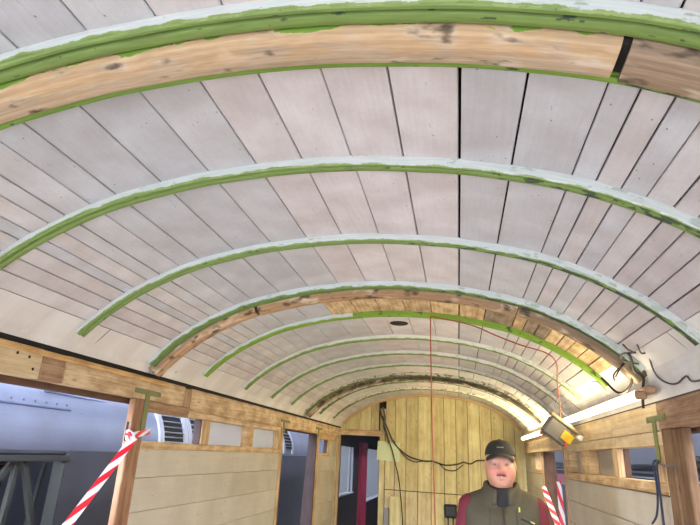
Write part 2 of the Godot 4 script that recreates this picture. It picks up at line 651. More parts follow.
func build_ceiling() -> void:
	var c := struct("ceiling", "arched boarded carriage ceiling painted off-white")
	for i in JOINTS.size() - 1:
		var g0 := 0.0016
		var g1 := 0.0016
		if i == 15: g0 = 0.0056
		if i == 16: g0 = 0.003
		if i == 14: g0 = 0.0025
		if i % 3 == 0: g0 += 0.0006
		if JOINTS[i] == -0.73 or JOINTS[i] == 0.838: g0 = 0.0007
		if i == 0: g0 = 0.0002
		if i == JOINTS.size() - 2: g1 = 0.0002
		var a: float = JOINTS[i] + g0
		var b: float = JOINTS[i + 1] - g1
		var lift := rng.randf_range(0.0, 0.003)
		var off := Vector2(rng.randf() * 4.0, rng.randf() * 4.0)
		var mid := (a + b) * 0.5
		var bare_from := 99.0
		if mid > -0.3: bare_from = 2.60
		elif mid > -0.42: bare_from = 2.95
		var m := ArrayMesh.new()
		var spans := [[ZB, ZE, 0]]
		if bare_from < 90.0:
			spans = [[ZB, bare_from, 0], [bare_from, 3.118, 1], [3.118, ZE, 0]]
		var mats := []
		for sp in spans:
			var sec := []
			var su := []
			var cr := 0.0022
			for q in [[a, 0.018], [a, cr], [a + cr, 0.0], [lerpf(a, b, 0.33), 0.0], [lerpf(a, b, 0.67), 0.0], [b - cr, 0.0], [b, cr], [b, 0.018]]:
				sec.append([q[0], -q[1] - lift])
				su.append(q[0] - a + (q[1] if q[0] > mid else -q[1]))
			var p := []
			var uv := []
			for z in [sp[0], sp[1]]:
				var ring := []
				var ru := []
				for j in sec.size():
					ring.append(arc_at(sec[j][0], sec[j][1], z))
					ru.append(Vector2(z, su[j]) + off)
				p.append(ring)
				uv.append(ru)
			var st := SurfaceTool.new()
			st.begin(Mesh.PRIMITIVE_TRIANGLES)
			rings_into(st, p, uv, true, 20.0, true)
			st.commit(m)
			if sp[2] == 1:
				mats.append(M.ceil_bare[3] if i in [16, 17, 18] and i != 17 or i == 19 else M.ceil_bare[[0, 1, 2, 0][i % 4]])
			else:
				var k: int = [0, 5, 0, 1, 0, 4, 4, 1, 1, 1, 4, 3, 2, 2, 2, 4, 4, 4, 0, 4, 0, 5, 5, 5, 5][i]
				mats.append(M.paint[k])
		put("ceiling_board", m, mats, c)
	# the outer roof skin behind the boards
	var p := []
	var uv := []
	for z in [ZB - 0.05, ZE + 0.1]:
		var ring := []
		var ru := []
		for s in stations(-1.19, 1.19, 40):
			ring.append(arc_at(s[0], -0.03, z))
			ru.append(Vector2(s[1], z))
		for s in stations(1.19, -1.19, 40):
			ring.append(arc_at(s[0], -0.07, z))
			ru.append(Vector2(s[1], z))
		p.append(ring)
		uv.append(ru)
	put("roof_skin", rings_mesh(p, uv, true, 30.0, true), M.skin_roof, c)
	# wide friezes between ceiling and cornice
	for side in [-1, 1]:
		var t := struct("trim_1" if side < 0 else "trim_2", "plain cream frieze board between ceiling and cornice")
		var low := 0.345 if side < 0 else 0.268
		var prof := []
		for k in 6:
			var dx := lerpf(1.1002, 1.165, k / 5.0)
			prof.append(Vector2(dx, arc_y(dx)))
		prof.append(Vector2(1.178, lerpf(prof[-1].y, low, 0.5)))
		prof.append(Vector2(1.187, low))
		var back := []
		for k in prof.size():
			var q: Vector2 = prof[prof.size() - 1 - k]
			back.append(q + Vector2(0.016, 0.006))
		var full := prof + back
		var pp := []
		var uu := []
		for z in [ZB, ZE]:
			var ring := []
			var ru := []
			for j in full.size():
				ring.append(W(XC + side * full[j].x, full[j].y, z))
				ru.append(Vector2(z, full[j].y + full[j].x))
			pp.append(ring)
			uu.append(ru)
		put("frieze_board", rings_mesh(pp, uu, true, 25.0, true), M.frieze, t)

func build_ribs() -> void:
	var gr := Color(0.425, 0.515, 0.25)
	var wh := Color(0.75, 0.775, 0.76)
	var zs := [0.762, 1.342, 1.92, 2.52, 3.10, 3.765, 4.36, 4.94, 5.55, 6.05, 6.75]
	var labels := ["nearest broad ceiling rib with bare timber underside between green mouldings",
		"slim green and white ceiling rib, second from the camera",
		"slim green and white ceiling rib, third from the camera",
		"broad ceiling rib with bare stained timber ending above the fluorescent light",
		"slim bright green ceiling rib beside the bare yellow boards",
		"slim pale green ceiling rib just behind the round roof hole",
		"slim pale green ceiling rib, second behind the round roof hole",
		"slim dull green ceiling rib directly before the dark far rib",
		"broad dark ceiling rib with flaking paint near the end wall",
		"narrow flaking ceiling rib directly behind the dark far rib",
		"narrow flaking ceiling rib closest to the boarded end wall"]
	for i in zs.size():
		var t := thing("roof_rib", labels[i], "rib", W(XC, arc_y(0), zs[i]), "arched ceiling ribs")
		var broad: bool = i in [0, 3, 8]
		var white_to := 0.235
		var flake := 0.0
		var g := gr
		var w := wh
		var u0 := -1.0
		var u1 := 2.0
		if i == 0: white_to = 0.19
		if i == 4: u1 = 0.36
		if i == 4: g = Color(0.44, 0.57, 0.15)
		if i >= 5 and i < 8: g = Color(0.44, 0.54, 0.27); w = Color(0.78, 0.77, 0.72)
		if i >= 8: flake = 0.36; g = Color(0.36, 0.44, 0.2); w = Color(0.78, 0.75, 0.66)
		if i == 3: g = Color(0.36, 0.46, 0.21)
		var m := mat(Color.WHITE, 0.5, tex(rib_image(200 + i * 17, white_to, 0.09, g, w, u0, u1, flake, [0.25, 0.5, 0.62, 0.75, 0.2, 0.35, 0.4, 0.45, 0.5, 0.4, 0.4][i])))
		var d0 := -1.165
		var d1 := 1.165
		if not broad: d0 = -1.142; d1 = 1.15
		if i in [1, 2, 3]: d1 = 1.155
		var root := t.position
		var holder := Node3D.new()
		if i == 0:
			moulding("near_moulding", t, zs[i], d0, d1, m, 1.15, 1.1)
			var tm := mat(Color.WHITE, 0.75, tex(timber_image(41, [Color(0.66, 0.56, 0.44), Color(0.73, 0.64, 0.53), Color(0.73, 0.64, 0.53), Color(0.67, 0.585, 0.49)], 0.45, 0.27)))
			var tm2 := mat(Color.WHITE, 0.75, tex(timber_image(57, [Color(0.52, 0.44, 0.36), Color(0.60, 0.50, 0.40), Color(0.55, 0.47, 0.39)], 0.0, 0.34)))
			timber("timber", t, zs[i] + 0.049, zs[i] + 0.132, 0.049, d0, 0.661, tm, 60)
			timber("timber", t, zs[i] + 0.049, zs[i] + 0.133, 0.053, 0.676, d1, tm2, 24)
			timber("gap_shade", t, zs[i] + 0.052, zs[i] + 0.128, 0.036, 0.657, 0.681, M.gap_dark, 3)  # dark strip put in the timber break to stand for its shadow
			var fm := mat(Color.WHITE, 0.5, tex(rib_image(777, -1.0, 0.0, Color(0.44, 0.57, 0.2), w, 2.0, 3.0, 0.0)))
			moulding("far_moulding", t, zs[i] + 0.133, d0, d1, fm, 0.8, 1.15)
		elif i == 3:
			moulding("near_moulding", t, zs[i], d0, d1, m, 1.0, 1.15)
			var tm := mat(Color.WHITE, 0.8, tex(timber_image(83, [Color(0.64, 0.52, 0.40), Color(0.66, 0.52, 0.38), Color(0.62, 0.48, 0.34), Color(0.55, 0.45, 0.34), Color(0.4, 0.34, 0.28)], 0.0, 0.40)))
			timber("timber", t, zs[i] + 0.043, zs[i] + 0.125, 0.055, -1.185, -0.655, tm, 20)
			timber("timber", t, zs[i] + 0.043, zs[i] + 0.125, 0.058, -0.640, 0.660, tm, 44)
			timber("timber", t, zs[i] + 0.043, zs[i] + 0.125, 0.055, 0.672, 1.175, tm, 20)
		elif i == 8:
			moulding("near_moulding", t, zs[i], d0, d1, m, 1.1, 1.2)
			var tm := mat(Color.WHITE, 0.85, tex(timber_image(95, [Color(0.58, 0.48, 0.36), Color(0.34, 0.29, 0.24), Color(0.26, 0.23, 0.20)], 0.0, 0.45)))
			timber("timber", t, zs[i] + 0.047, zs[i] + 0.15, 0.06, -1.18, -0.665, tm, 20)
			timber("timber", t, zs[i] + 0.047, zs[i] + 0.15, 0.06, -0.655, 1.17, tm, 52)
		else:
			moulding("moulding", t, zs[i], d0, d1, m)
		holder.free()
		for ch in t.get_children():
			ch.position -= root

func t_plate(parent: Node, x: float, sgn: float, z0: float, z1: float, y: float, zs: float, ys: float) -> void:
	var o := slab("bracket", parent, x, x + sgn * 0.006, y - 0.012, y + 0.012, z0, z1, M.iron_green, 0.002)
	o.set_meta("label", "flat green iron T bracket")
	var s := put("stem", box_mesh(Vector3(0.006, y - ys, 0.04), 0.002), M.iron_green, o, Vector3(0, (ys - y) * 0.5 - 0.006, -(zs - (z0 + z1) * 0.5)))
	s.position.x = sgn * 0.001
	for k in 3:
		put("screw", lathe_mesh([Vector2(0.0, 0.003), Vector2(0.005, 0.002), Vector2(0.006, 0.0)], 10), M.screw, o, Vector3(sgn * 0.003, 0, lerpf(-0.42, 0.42, k / 2.0) * (z1 - z0)), Basis(Vector3(0, 0, 1), -PI / 2 * sgn))

func side_boards(parent: Node, x0: float, x1: float, z0: float, z1: float, cuts: Array) -> void:
	for i in cuts.size() - 1:
		var gap := 0.0009 if x1 < 0.0 else 0.0014
		var y1: float = cuts[i] - gap
		var y0: float = cuts[i + 1] + gap
		slab("panel_board", parent, x0, x1 + signf(x1 - x0) * 0.0, y0, y1, z0, z1, M.cream[i % 3], 0.0012 if x1 < 0.0 else 0.0025)

func build_left() -> void:
	var w := struct("wall_left", "side wall with wooden cornice, small high windows and cream boards")
	var xo := XL - 0.055
	# cornice rail in two lengths with a pale patch between
	slab("cornice_rail", w, xo, XL, 0.213, 0.325, ZB, 1.83, M.beam_pale)
	slab("cornice_rail", w, xo, XL + 0.001, 0.213, 0.323, 1.833, 1.96, M.beam_brown)
	slab("cornice_rail", w, xo, XL, 0.213, 0.325, 1.963, 2.995, M.beam)
	slab("cornice_rail", w, xo, XL + 0.002, 0.213, 0.318, 2.998, 3.085, M.beam_brown)
	slab("cornice_rail", w, xo, XL, 0.2, 0.325, 3.088, 6.2, M.beam)
	slab("cornice_rail", w, xo, XL, 0.2, 0.325, 6.203, ZE, M.beam)
	slab("cornice_bead", w, XL, XL + 0.008, 0.300, 0.322, ZB, 2.80, M.beam_yellow, 0.003)
	slab("lower_rail", w, xo, XL - 0.004, 0.16, 0.2115, 2.60, 3.086, M.beam_brown)
	slab("lower_rail", w, xo, XL - 0.002, 0.16, 0.199, 3.089, 4.88, M.beam)
	slab("lower_rail", w, xo, XL - 0.002, 0.145, 0.199, 6.22, 7.30, M.rail)
	# outer board above the near opening keeps the dark rebate
	slab("rebate_board", w, xo - 0.05, xo, 0.19, 0.33, ZB, ZE, M.post_dark)
	slab("gap_backing", w, xo - 0.01, XL - 0.012, 0.325, 0.36, ZB, ZE, M.gap_dark)
	# door pillar
	slab("pillar", w, XL - 0.035, XL, -1.68, 0.213, 2.505, 2.617, M.post, 0.005)
	slab("lock_mortise", w, XL - 0.026, XL - 0.014, 0.01, 0.10, 2.5035, 2.506, M.gap_dark, 0.0005)
	# high windows
	slab("sill_rail", w, xo, XL, -0.022, 0.016, 2.618, 4.90, M.rail)
	slab("mullion", w, xo, XL, 0.016, 0.16, 3.29, 3.40, M.rail)
	slab("mullion", w, xo, XL, 0.016, 0.16, 4.045, 4.20, M.rail)
	slab("mullion", w, xo, XL, 0.016, 0.16, 4.805, 4.88, M.rail)
	slab("window_lining", w, xo, XL - 0.01, 0.016, 0.16, 3.281, 3.289, M.jamb, 0.001)
	slab("door_jamb", w, xo - 0.03, XL + 0.002, -1.68, 0.20, 4.905, 4.965, M.rail)
	for q in [[3.395, 4.05], [4.195, 4.81]]:
		var g := slab("pane", w, xo + 0.012, xo + 0.016, 0.01, 0.165, q[0], q[1], M.glass, 0.0005)
		g.set_meta("label", "dusty translucent window pane")
	side_boards(w, XL - 0.03, XL - 0.006, 2.62, 4.90, [-0.022, -0.158, -0.315, -0.475, -0.64, -0.81, -0.99, -1.2, -1.42, -1.68])
	slab("backing", w, xo - 0.03, XL - 0.031, -1.68, -0.03, 2.62, 4.90, M.post_dark)
	# beyond the far door
	prism("door_post", w, [Vector2(XL, 0.2), Vector2(XL - 0.085, 0.2), Vector2(XL - 0.16, -1.68), Vector2(XL, -1.68)], 6.19, 6.235, M.jamb)
	slab("door_jamb", w, xo, XL + 0.002, -1.68, 0.20, 6.237, 6.315, M.rail)
	slab("mullion", w, xo, XL, -0.003, 0.145, 6.80, 6.93, M.rail)
	slab("window_post", w, xo, XL, -0.003, 0.145, 6.316, 6.35, M.rail)
	slab("window_lining", w, xo, XL - 0.01, -0.003, 0.145, 6.791, 6.799, M.jamb, 0.001)
	slab("sill_rail", w, xo, XL, -0.035, -0.003, 6.316, 6.93, M.rail)
	side_boards(w, XL - 0.03, XL - 0.006, 6.93, 7.29, [0.15, -0.035])
	side_boards(w, XL - 0.03, XL - 0.006, 6.316, 7.29, [-0.035, -0.2, -0.37, -0.55, -0.75, -1.0, -1.3, -1.68])
	slab("corner_post", w, xo, XL + 0.006, -1.68, 0.21, 7.292, 7.36, M.beam)
	slab("corner_post", w, xo, XL + 0.007, -1.68, 0.21, 7.44, 7.53, M.beam)
	slab("corner_board", w, xo, XL - 0.004, -1.68, 0.21, 7.362, 7.438, M.cream[1])
	# behind the eye: panel and pillars
	slab("pillar", w, xo - 0.035, XL, -1.68, 0.213, 0.10, 0.22, M.post, 0.005)
	slab("pillar", w, xo - 0.035, XL, -1.68, 0.213, ZB, ZB + 0.12, M.post, 0.005)
	side_boards(w, XL - 0.03, XL - 0.006, ZB + 0.12, 0.10, [-0.62, -0.8, -0.98, -1.2, -1.42, -1.68])
	t_plate(w, XL, 1.0, 2.482, 2.730, 0.250, 2.603, 0.07)
	t_plate(w, XL, 1.0, 4.86, 5.13, 0.258, 4.95, 0.16)
	t_plate(w, XL, 1.0, 6.16, 6.45, 0.258, 6.27, 0.17)
	for q in [[1.70, 0.29], [1.76, 0.285], [1.79, 0.245]]:
		put("screw_hole", lathe_mesh([Vector2(0.0, 0.001), Vector2(0.006, 0.001), Vector2(0.006, 0.0)], 10), M.gap_dark, w, W(XL + 0.0005, q[1], q[0]), Basis(Vector3(0, 0, 1), -PI / 2))

func build_right() -> void:
	var w := struct("wall_right", "side wall with pale wooden cornice, small high windows and white boards")
	var xo := XR + 0.06
	slab("cornice_rail", w, XR, xo, 0.155, 0.262, ZB, 2.56, M.beam_brown)
	slab("cornice_rail", w, XR, xo, 0.150, 0.262, 2.562, 3.30, M.beam_pale)
	slab("cornice_rail", w, XR, xo, 0.150, 0.262, 3.303, 4.88, M.beam_pale)
	slab("lower_rail", w, XR - 0.002, xo, 0.093, 0.1475, 2.545, 3.24, M.beam_pale)
	slab("lower_rail", w, XR - 0.002, xo, 0.093, 0.1475, 3.243, 4.85, M.beam_pale)
	slab("rebate_board", w, xo, xo + 0.05, 0.14, 0.30, ZB, ZE, M.post_dark)
	slab("lintel", w, XR - 0.03, xo, 0.108, 0.225, 4.883, 7.0, M.beam_pale)
	slab("lintel", w, XR, xo, 0.108, 0.262, 7.003, ZE, M.beam_pale)
	slab("lintel_cap", w, XR, xo, 0.226, 0.262, 4.883, 7.0, M.beam_brown)
	# pillars
	slab("pillar", w, XR, XR + 0.045, -1.68, 0.155, 2.445, 2.54, M.post_right, 0.005)
	slab("pillar", w, XR + 0.008, XR + 0.04, -1.68, 0.155, 2.335, 2.442, M.post_right, 0.005)
	# high windows
	slab("sill_rail", w, XR, xo, -0.098, -0.05, 2.545, 3.27, M.rail)
	slab("sill_rail", w, XR, xo + 0.03, -0.100, -0.052, 3.273, 4.82, M.rail)
	slab("window_post", w, XR, xo + 0.03, -0.05, 0.093, 2.545, 2.645, M.rail)
	slab("mullion", w, XR, xo, -0.05, 0.093, 3.25, 3.345, M.rail)
	slab("mullion", w, XR, xo, -0.05, 0.093, 3.93, 4.16, M.rail)
	slab("window_post", w, XR, xo + 0.03, -0.05, 0.093, 4.60, 4.76, M.rail)
	slab("window_lining", w, XR + 0.032, xo, -0.05, 0.093, 3.241, 3.249, M.post_dark, 0.001)
	slab("blind_panel", w, xo + 0.001, xo + 0.015, -0.06, 0.10, 3.33, 3.95, M.cream[1])
	slab("blind_panel", w, xo + 0.001, xo + 0.015, -0.06, 0.10, 4.14, 4.62, M.cream[2])
	side_boards(w, XR + 0.004, XR + 0.028, 2.545, 4.78, [-0.101, -0.25, -0.40, -0.56, -0.74, -0.95, -1.2, -1.42, -1.68])
	slab("backing", w, XR + 0.03, xo + 0.03, -1.68, -0.10, 2.545, 4.80, M.post_dark)
	slab("door_jamb", w, XR - 0.002, xo + 0.03, -1.68, 0.15, 4.785, 4.855, M.rail)
	# far side of the far door
	prism("door_post", w, [Vector2(XR, 0.108), Vector2(XR + 0.10, 0.108), Vector2(XR + 0.17, -1.68), Vector2(XR, -1.68)], 5.90, 5.955, M.post_dark)
	slab("door_jamb", w, XR - 0.006, xo, -1.68, 0.19, 5.958, 6.05, M.beam)
	slab("window_post", w, XR, xo, -0.06, 0.108, 6.05, 6.12, M.rail)
	slab("window_post", w, XR, xo, -0.06, 0.108, 6.55, 6.65, M.rail)
	slab("sill_rail", w, XR, xo, -0.10, -0.06, 6.05, 6.65, M.rail)
	side_boards(w, XR + 0.004, XR + 0.028, 6.65, 7.5, [0.108, -0.10])
	side_boards(w, XR + 0.004, XR + 0.028, 6.05, 7.5, [-0.10, -0.25, -0.42, -0.6, -0.8, -1.1, -1.4, -1.68])
	# behind the eye
	slab("pillar", w, XR, xo + 0.03, -1.68, 0.155, 0.10, 0.22, M.post, 0.005)
	slab("pillar", w, XR, xo + 0.03, -1.68, 0.155, ZB, ZB + 0.12, M.post, 0.005)
	side_boards(w, XR + 0.004, XR + 0.028, ZB + 0.12, 0.10, [-0.62, -0.8, -0.98, -1.2, -1.42, -1.68])
	t_plate(w, XR, -1.0, 2.462, 2.692, 0.200, 2.60, 0.035)

func build_end() -> void:
	var w := struct("wall_end", "boarded end wall of knotty bare pine with doorway on the left")
	var xs := [-1.56, -1.488, -1.296, -1.146, -1.037]
	for i in xs.size() - 1:
		board_to_roof(w, xs[i], xs[i + 1], 0.318, M.pine[i % 4], "end_board")
	var ys := [-0.945, -0.819, -0.674, -0.517, -0.348, -0.18, -0.027, 0.125, 0.276, 0.425, 0.575, 0.71, 0.83]
	for i in ys.size() - 1:
		board_to_roof(w, ys[i], ys[i + 1], -0.402 - i * 0.002, M.pine[(i * 3 + 1) % 4], "end_board")
		slab("lower_end_board", w, ys[i] + 0.003, ys[i + 1] - 0.003, -1.68, -0.411 - i * 0.002, ZE + 0.001, ZE + 0.024, M.pine_worn if i < 4 else M.pine[i % 4], 0.003)
	slab("door_post", w, -1.022, -0.949, -1.68, 0.60, ZE - 0.012, ZE + 0.03, M.pine[3], 0.004)
	slab("dark_joint", w, -1.036, -1.024, 0.20, 0.66, ZE - 0.006, ZE + 0.02, M.gap_dark, 0.002)
	slab("lintel", w, -1.56, -0.99, 0.242, 0.316, ZE - 0.014, ZE + 0.03, M.beam, 0.004)
	slab("backing", w, -1.03, 0.86, -1.68, 0.70, ZE + 0.026, ZE + 0.05, M.gap_dark)
	slab("backing", w, -1.62, -1.0, 0.24, 0.70, ZE + 0.031, ZE + 0.05, M.gap_dark)
	# curved trim under the ceiling
	put("arch_trim", arch_sweep(ZE - 0.03, [Vector2(0, -0.003), Vector2(0, 0.026), Vector2(0.004, 0.030), Vector2(0.026, 0.030), Vector2(0.03, 0.026), Vector2(0.03, -0.003)], -1.16, 1.16, 60, 0.36), M.rail, struct("trim_3", "curved bare wood trim where the ceiling meets the end wall"))
	# vestibule beyond the doorway
	var v := struct("wall_vestibule", "dark vestibule beyond the end doorway with side windows")
	var xv := XL - 0.02
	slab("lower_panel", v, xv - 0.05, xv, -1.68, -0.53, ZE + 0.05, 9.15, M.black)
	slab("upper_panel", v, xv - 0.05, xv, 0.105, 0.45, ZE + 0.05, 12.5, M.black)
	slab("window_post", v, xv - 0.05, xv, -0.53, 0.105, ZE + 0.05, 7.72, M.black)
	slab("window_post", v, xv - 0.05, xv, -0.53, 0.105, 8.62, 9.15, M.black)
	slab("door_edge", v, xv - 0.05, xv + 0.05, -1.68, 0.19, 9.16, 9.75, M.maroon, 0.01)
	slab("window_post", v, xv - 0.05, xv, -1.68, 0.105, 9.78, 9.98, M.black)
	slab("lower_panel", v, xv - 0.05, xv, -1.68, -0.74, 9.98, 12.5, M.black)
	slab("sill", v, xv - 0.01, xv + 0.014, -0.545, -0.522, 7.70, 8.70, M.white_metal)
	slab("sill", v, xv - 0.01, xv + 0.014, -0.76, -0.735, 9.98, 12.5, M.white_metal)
	slab("window_edge", v, xv - 0.02, xv + 0.01, -0.53, 0.10, 8.60, 8.63, M.white_metal)
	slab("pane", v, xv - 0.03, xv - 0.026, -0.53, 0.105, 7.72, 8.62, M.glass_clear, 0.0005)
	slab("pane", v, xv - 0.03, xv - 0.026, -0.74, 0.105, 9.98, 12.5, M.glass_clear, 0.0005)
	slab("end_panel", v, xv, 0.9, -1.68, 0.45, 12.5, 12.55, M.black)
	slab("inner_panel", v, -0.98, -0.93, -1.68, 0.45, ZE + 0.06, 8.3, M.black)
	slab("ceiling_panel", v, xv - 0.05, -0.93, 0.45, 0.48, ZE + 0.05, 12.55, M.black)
	# closed rear end with a wide doorway
	var b := struct("wall_back", "rear end of the carriage with a wide doorway")
	slab("rear_panel", b, XL - 0.06, -1.48, -1.68, 0.6, ZB - 0.06, ZB, M.pine[0])
	slab("rear_panel", b, 0.75, XR + 0.06, -1.68, 0.6, ZB - 0.06, ZB, M.pine[1])
	slab("rear_panel", b, -1.48, 0.75, 0.45, 0.8, ZB - 0.06, ZB, M.pine[2])
	var f := struct("floor", "wooden carriage floor")
	for i in 12:
		var a := lerpf(XL - 0.06, XR + 0.06, i / 12.0)
		slab("floor_board", f, a + 0.002, a + 2.49 / 12.0 - 0.002, -1.72, -1.68, ZB - 0.06, 12.55, M.floor)
	var gnd := struct("ground", "pale concrete yard floor outside")
	slab("slab", gnd, -30, 30, -2.9, -2.75, -30, 40, M.ground)
	var sh := struct("wall_added_shed", "unseen grey workshop shed added around the carriages to shade them, open behind")  # unseen, added to keep sky light off the vehicles outside
	var sm := mat(Color(0.62, 0.62, 0.63), 0.9)
	slab("added_shed_side", sh, -9.1, -9.0, -2.75, 4.5, -1.0, 26.0, sm)
	slab("added_shed_side", sh, 9.0, 9.1, -2.75, 4.5, -1.0, 26.0, sm)
	slab("added_shed_end", sh, -9.1, 9.1, -2.75, 4.5, 26.0, 26.1, sm)
	for q in [[-9.1, -5.0], [-3.8, 3.6], [4.8, 9.1]]:  # roof blocks the sky; its gaps are shaped to let some light down
		slab("added_shed_roof", sh, q[0], q[1], 4.5, 4.6, -1.0, 26.0, sm)

func board_to_roof(parent: Node, x0: float, x1: float, y0: float, m: Material, called: String) -> void:
	var a := x0 + 0.003
	var b := x1 - 0.003
	var poly := [Vector2(a, y0), Vector2(b, y0)]
	for k in 4:
		var x := lerpf(b, a, k / 3.0)
		poly.append(Vector2(x, maxf(arc_y(clampf(x - XC, -1.2, 1.2)) + 0.012, y0 + 0.01)))
	prism(called, parent, poly, ZE + rng.randf_range(0.0, 0.003), ZE + 0.024, m)

# ------------------------------------------------------------------ outside
func build_outside() -> void:
	# blue-grey locomotive on the left
	var t := thing("locomotive", "blue-grey locomotive with rounded roof and louvres outside the left openings", "locomotive", W(-3.8, -2.75, 7.0))
	var prof := [Vector2(-2.80, -0.045), Vector2(-2.80, 0.03), Vector2(-2.815, 0.12), Vector2(-2.85, 0.22), Vector2(-2.915, 0.33), Vector2(-3.01, 0.43), Vector2(-3.15, 0.52), Vector2(-3.35, 0.60), Vector2(-3.6, 0.65), Vector2(-3.9, 0.67)]
	var back := []
	for k in prof.size():
		back.append(prof[prof.size() - 1 - k] + Vector2(-0.03, -0.05))
	var full := prof + back
	var p := []
	var uv := []
	for z in [1.9, 4.86, 12.0]:
		var ring := []
		var ru := []
		for j in full.size():
			ring.append(W(full[j].x, full[j].y, z) - t.position)
			ru.append(Vector2(z, full[j].y - full[j].x))
		p.append(ring)
		uv.append(ru)
	put("roof", rings_mesh(p, uv, true, 40.0, true), M.loco_roof, t)
	slab("side_panel", t, -2.90, -2.815, -2.6, -0.045, 3.78, 12.0, M.loco_body, 0.01)
	slab("side_panel", t, -2.90, -2.815, -0.10, -0.045, 1.9, 3.778, M.loco_body, 0.01)
	slab("side_panel", t, -2.90, -2.815, -2.6, -1.05, 1.9, 3.778, M.loco_body, 0.01)
	slab("window_edge", t, -2.905, -2.812, -1.05, -0.143, 3.766, 3.779, M.loco_frame, 0.002)  # dark slab added over the panel end to dull its brightly lit face
	slab("window_rail", t, -2.86, -2.79, -0.142, -0.102, 1.9, 3.80, M.loco_frame, 0.006)
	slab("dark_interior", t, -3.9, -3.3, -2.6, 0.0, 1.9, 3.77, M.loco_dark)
	slab("far_side", t, -5.0, -4.9, -2.6, 0.6, 1.9, 12.0, M.loco_body)
	slab("red_pipe", t, -3.25, -3.235, -0.185, -0.175, 3.2, 3.75, M.orange, 0.003)
	for q in [[-2.86, -0.142, 3.33, -0.26, 3.22], [-2.86, -0.142, 3.36, -0.58, 3.34], [-2.86, -0.142, 3.42, -0.60, 3.64], [-3.10, -0.17, 3.93, -0.55, 3.88]]:
		var dir := Vector2(q[3] - q[1], q[4] - q[2])
		var far: Vector2 = Vector2(q[1], q[2]) + dir * (-0.9 - q[1]) / dir.x * 1.0
		bar("lattice_bar", t, W(q[0], q[1], q[2]) - t.position, W(q[0], far.x, far.y) - t.position, 0.045 if q[0] > -3.0 else 0.025, 0.03, M.loco_frame, 0.004, Vector3(1, 0, 0))
	# seams with rivets on the roof
	for q in [[1.9, 3.76, 3], [3.52, 4.75, 4]]:
		var a: Vector2 = prof[q[2]]
		var n := Vector2(0.92, 0.38)
		bar("roof_seam", t, W(a.x + n.x * 0.004, a.y - (0.005 if q[2] == 3 else 0.0), q[0]) - t.position, W(a.x + n.x * 0.004, a.y - (0.005 if q[2] == 3 else 0.03), q[1]) - t.position, 0.016, 0.012, M.loco_seam, 0.003, Vector3(1, 0.4, 0))
		for k in 8:
			var z := lerpf(2.95, q[1] - 0.05, k / 7.0)
			put("rivet", lathe_mesh([Vector2(0.0, 0.006), Vector2(0.007, 0.004), Vector2(0.010, -0.003)], 8), M.loco_seam, t, W(a.x + 0.002, a.y + 0.028, z) - t.position, Basis(Vector3(0, 0, 1), -1.15))
	# two louvred grilles with a rib between and a pale frame before and behind
	for g in [[5.02, 5.10, 0], [5.10, 5.52, 1], [5.52, 5.60, 0], [5.62, 5.70, 0], [5.70, 6.02, 1], [9.0, 9.08, 0], [9.08, 9.5, 1], [9.5, 9.56, 0]]:
		if g[2] == 0:
			var pp := []
			var uu := []
			for j in 8:
				var q: Vector2 = prof[j]
				var ring := []
				for c in [[0.0, 0.0], [0.0, 0.022], [1.0, 0.022], [1.0, 0.0]]:
					ring.append(W(q.x + c[1], q.y + c[1] * 0.4, lerpf(g[0], g[1], c[0])) - t.position)
				pp.append(ring)
				uu.append([Vector2(0, 0), Vector2(0.1, 0), Vector2(0.2, 0), Vector2(0.3, 0)])
			put("grille_frame", rings_mesh(pp, uu, true, 30.0, true), M.white_metal, t)
		else:
			var op := []
			var ou := []
			for j in range(1, 7):
				var q: Vector2 = prof[j]
				var ring := []
				for c in [[0.0, 0.0], [0.0, 0.006], [1.0, 0.006], [1.0, 0.0]]:
					ring.append(W(q.x + c[1], q.y + c[1] * 0.4, lerpf(g[0], g[1], c[0])) - t.position)
				op.append(ring)
				ou.append([Vector2(0, 0), Vector2(0.1, 0), Vector2(0.2, 0), Vector2(0.3, 0)])
			put("grille_back", rings_mesh(op, ou, true, 30.0, true), M.loco_dark, t)
			for k in 10:
				var f := 1.0 + k * 0.5
				var j := int(f)
				var q: Vector2 = prof[j].lerp(prof[j + 1], f - j)
				bar("louvre", t, W(q.x + 0.012, q.y, g[0]) - t.position, W(q.x + 0.012, q.y, g[1]) - t.position, 0.026, 0.006, M.white_metal, 0.002, Vector3(-0.5, 1, 0))
	# carriage on the right
	var r := thing("railway_carriage", "maroon and grey railway carriage outside the right openings", "carriage", W(2.8, -2.75, 8.0))
	slab("upper_side", r, 2.36, 2.45, 0.04, 0.85, 0.5, 20.0, M.lilac, 0.01)
	slab("roof", r, 2.36, 4.2, 0.85, 0.95, 0.5, 20.0, M.lilac, 0.03)
	slab("gutter", r, 2.28, 2.45, -0.015, 0.04, 0.5, 20.0, M.black, 0.01)
	slab("window_band", r, 2.33, 2.45, -0.06, -0.016, 0.5, 20.0, M.lilac, 0.004)
	slab("dark_band", r, 2.34, 2.45, -0.10, -0.061, 0.5, 20.0, M.black, 0.004)
	slab("white_line", r, 2.31, 2.45, -0.118, -0.1005, 0.5, 20.0, M.white_metal, 0.004)
	slab("dark_band", r, 2.33, 2.45, -0.20, -0.119, 0.5, 20.0, M.black, 0.004)
	slab("maroon_side", r, 2.32, 2.45, -0.40, -0.2005, 0.5, 20.0, M.maroon, 0.006)
	slab("white_line", r, 2.31, 2.45, -0.418, -0.4005, 0.5, 20.0, M.white_metal, 0.004)
	slab("lower_side", r, 2.32, 2.45, -2.3, -0.419, 0.5, 20.0, M.loco_body, 0.006)
	for k in 5:
		put("roof_ventilator", lathe_mesh([Vector2(0.03, 0.0), Vector2(0.03, 0.04), Vector2(0.05, 0.05), Vector2(0.045, 0.09), Vector2(0.0, 0.1)], 12), M.black, r, W(2.31, 0.04, 5.9 + k * 0.16) - r.position)

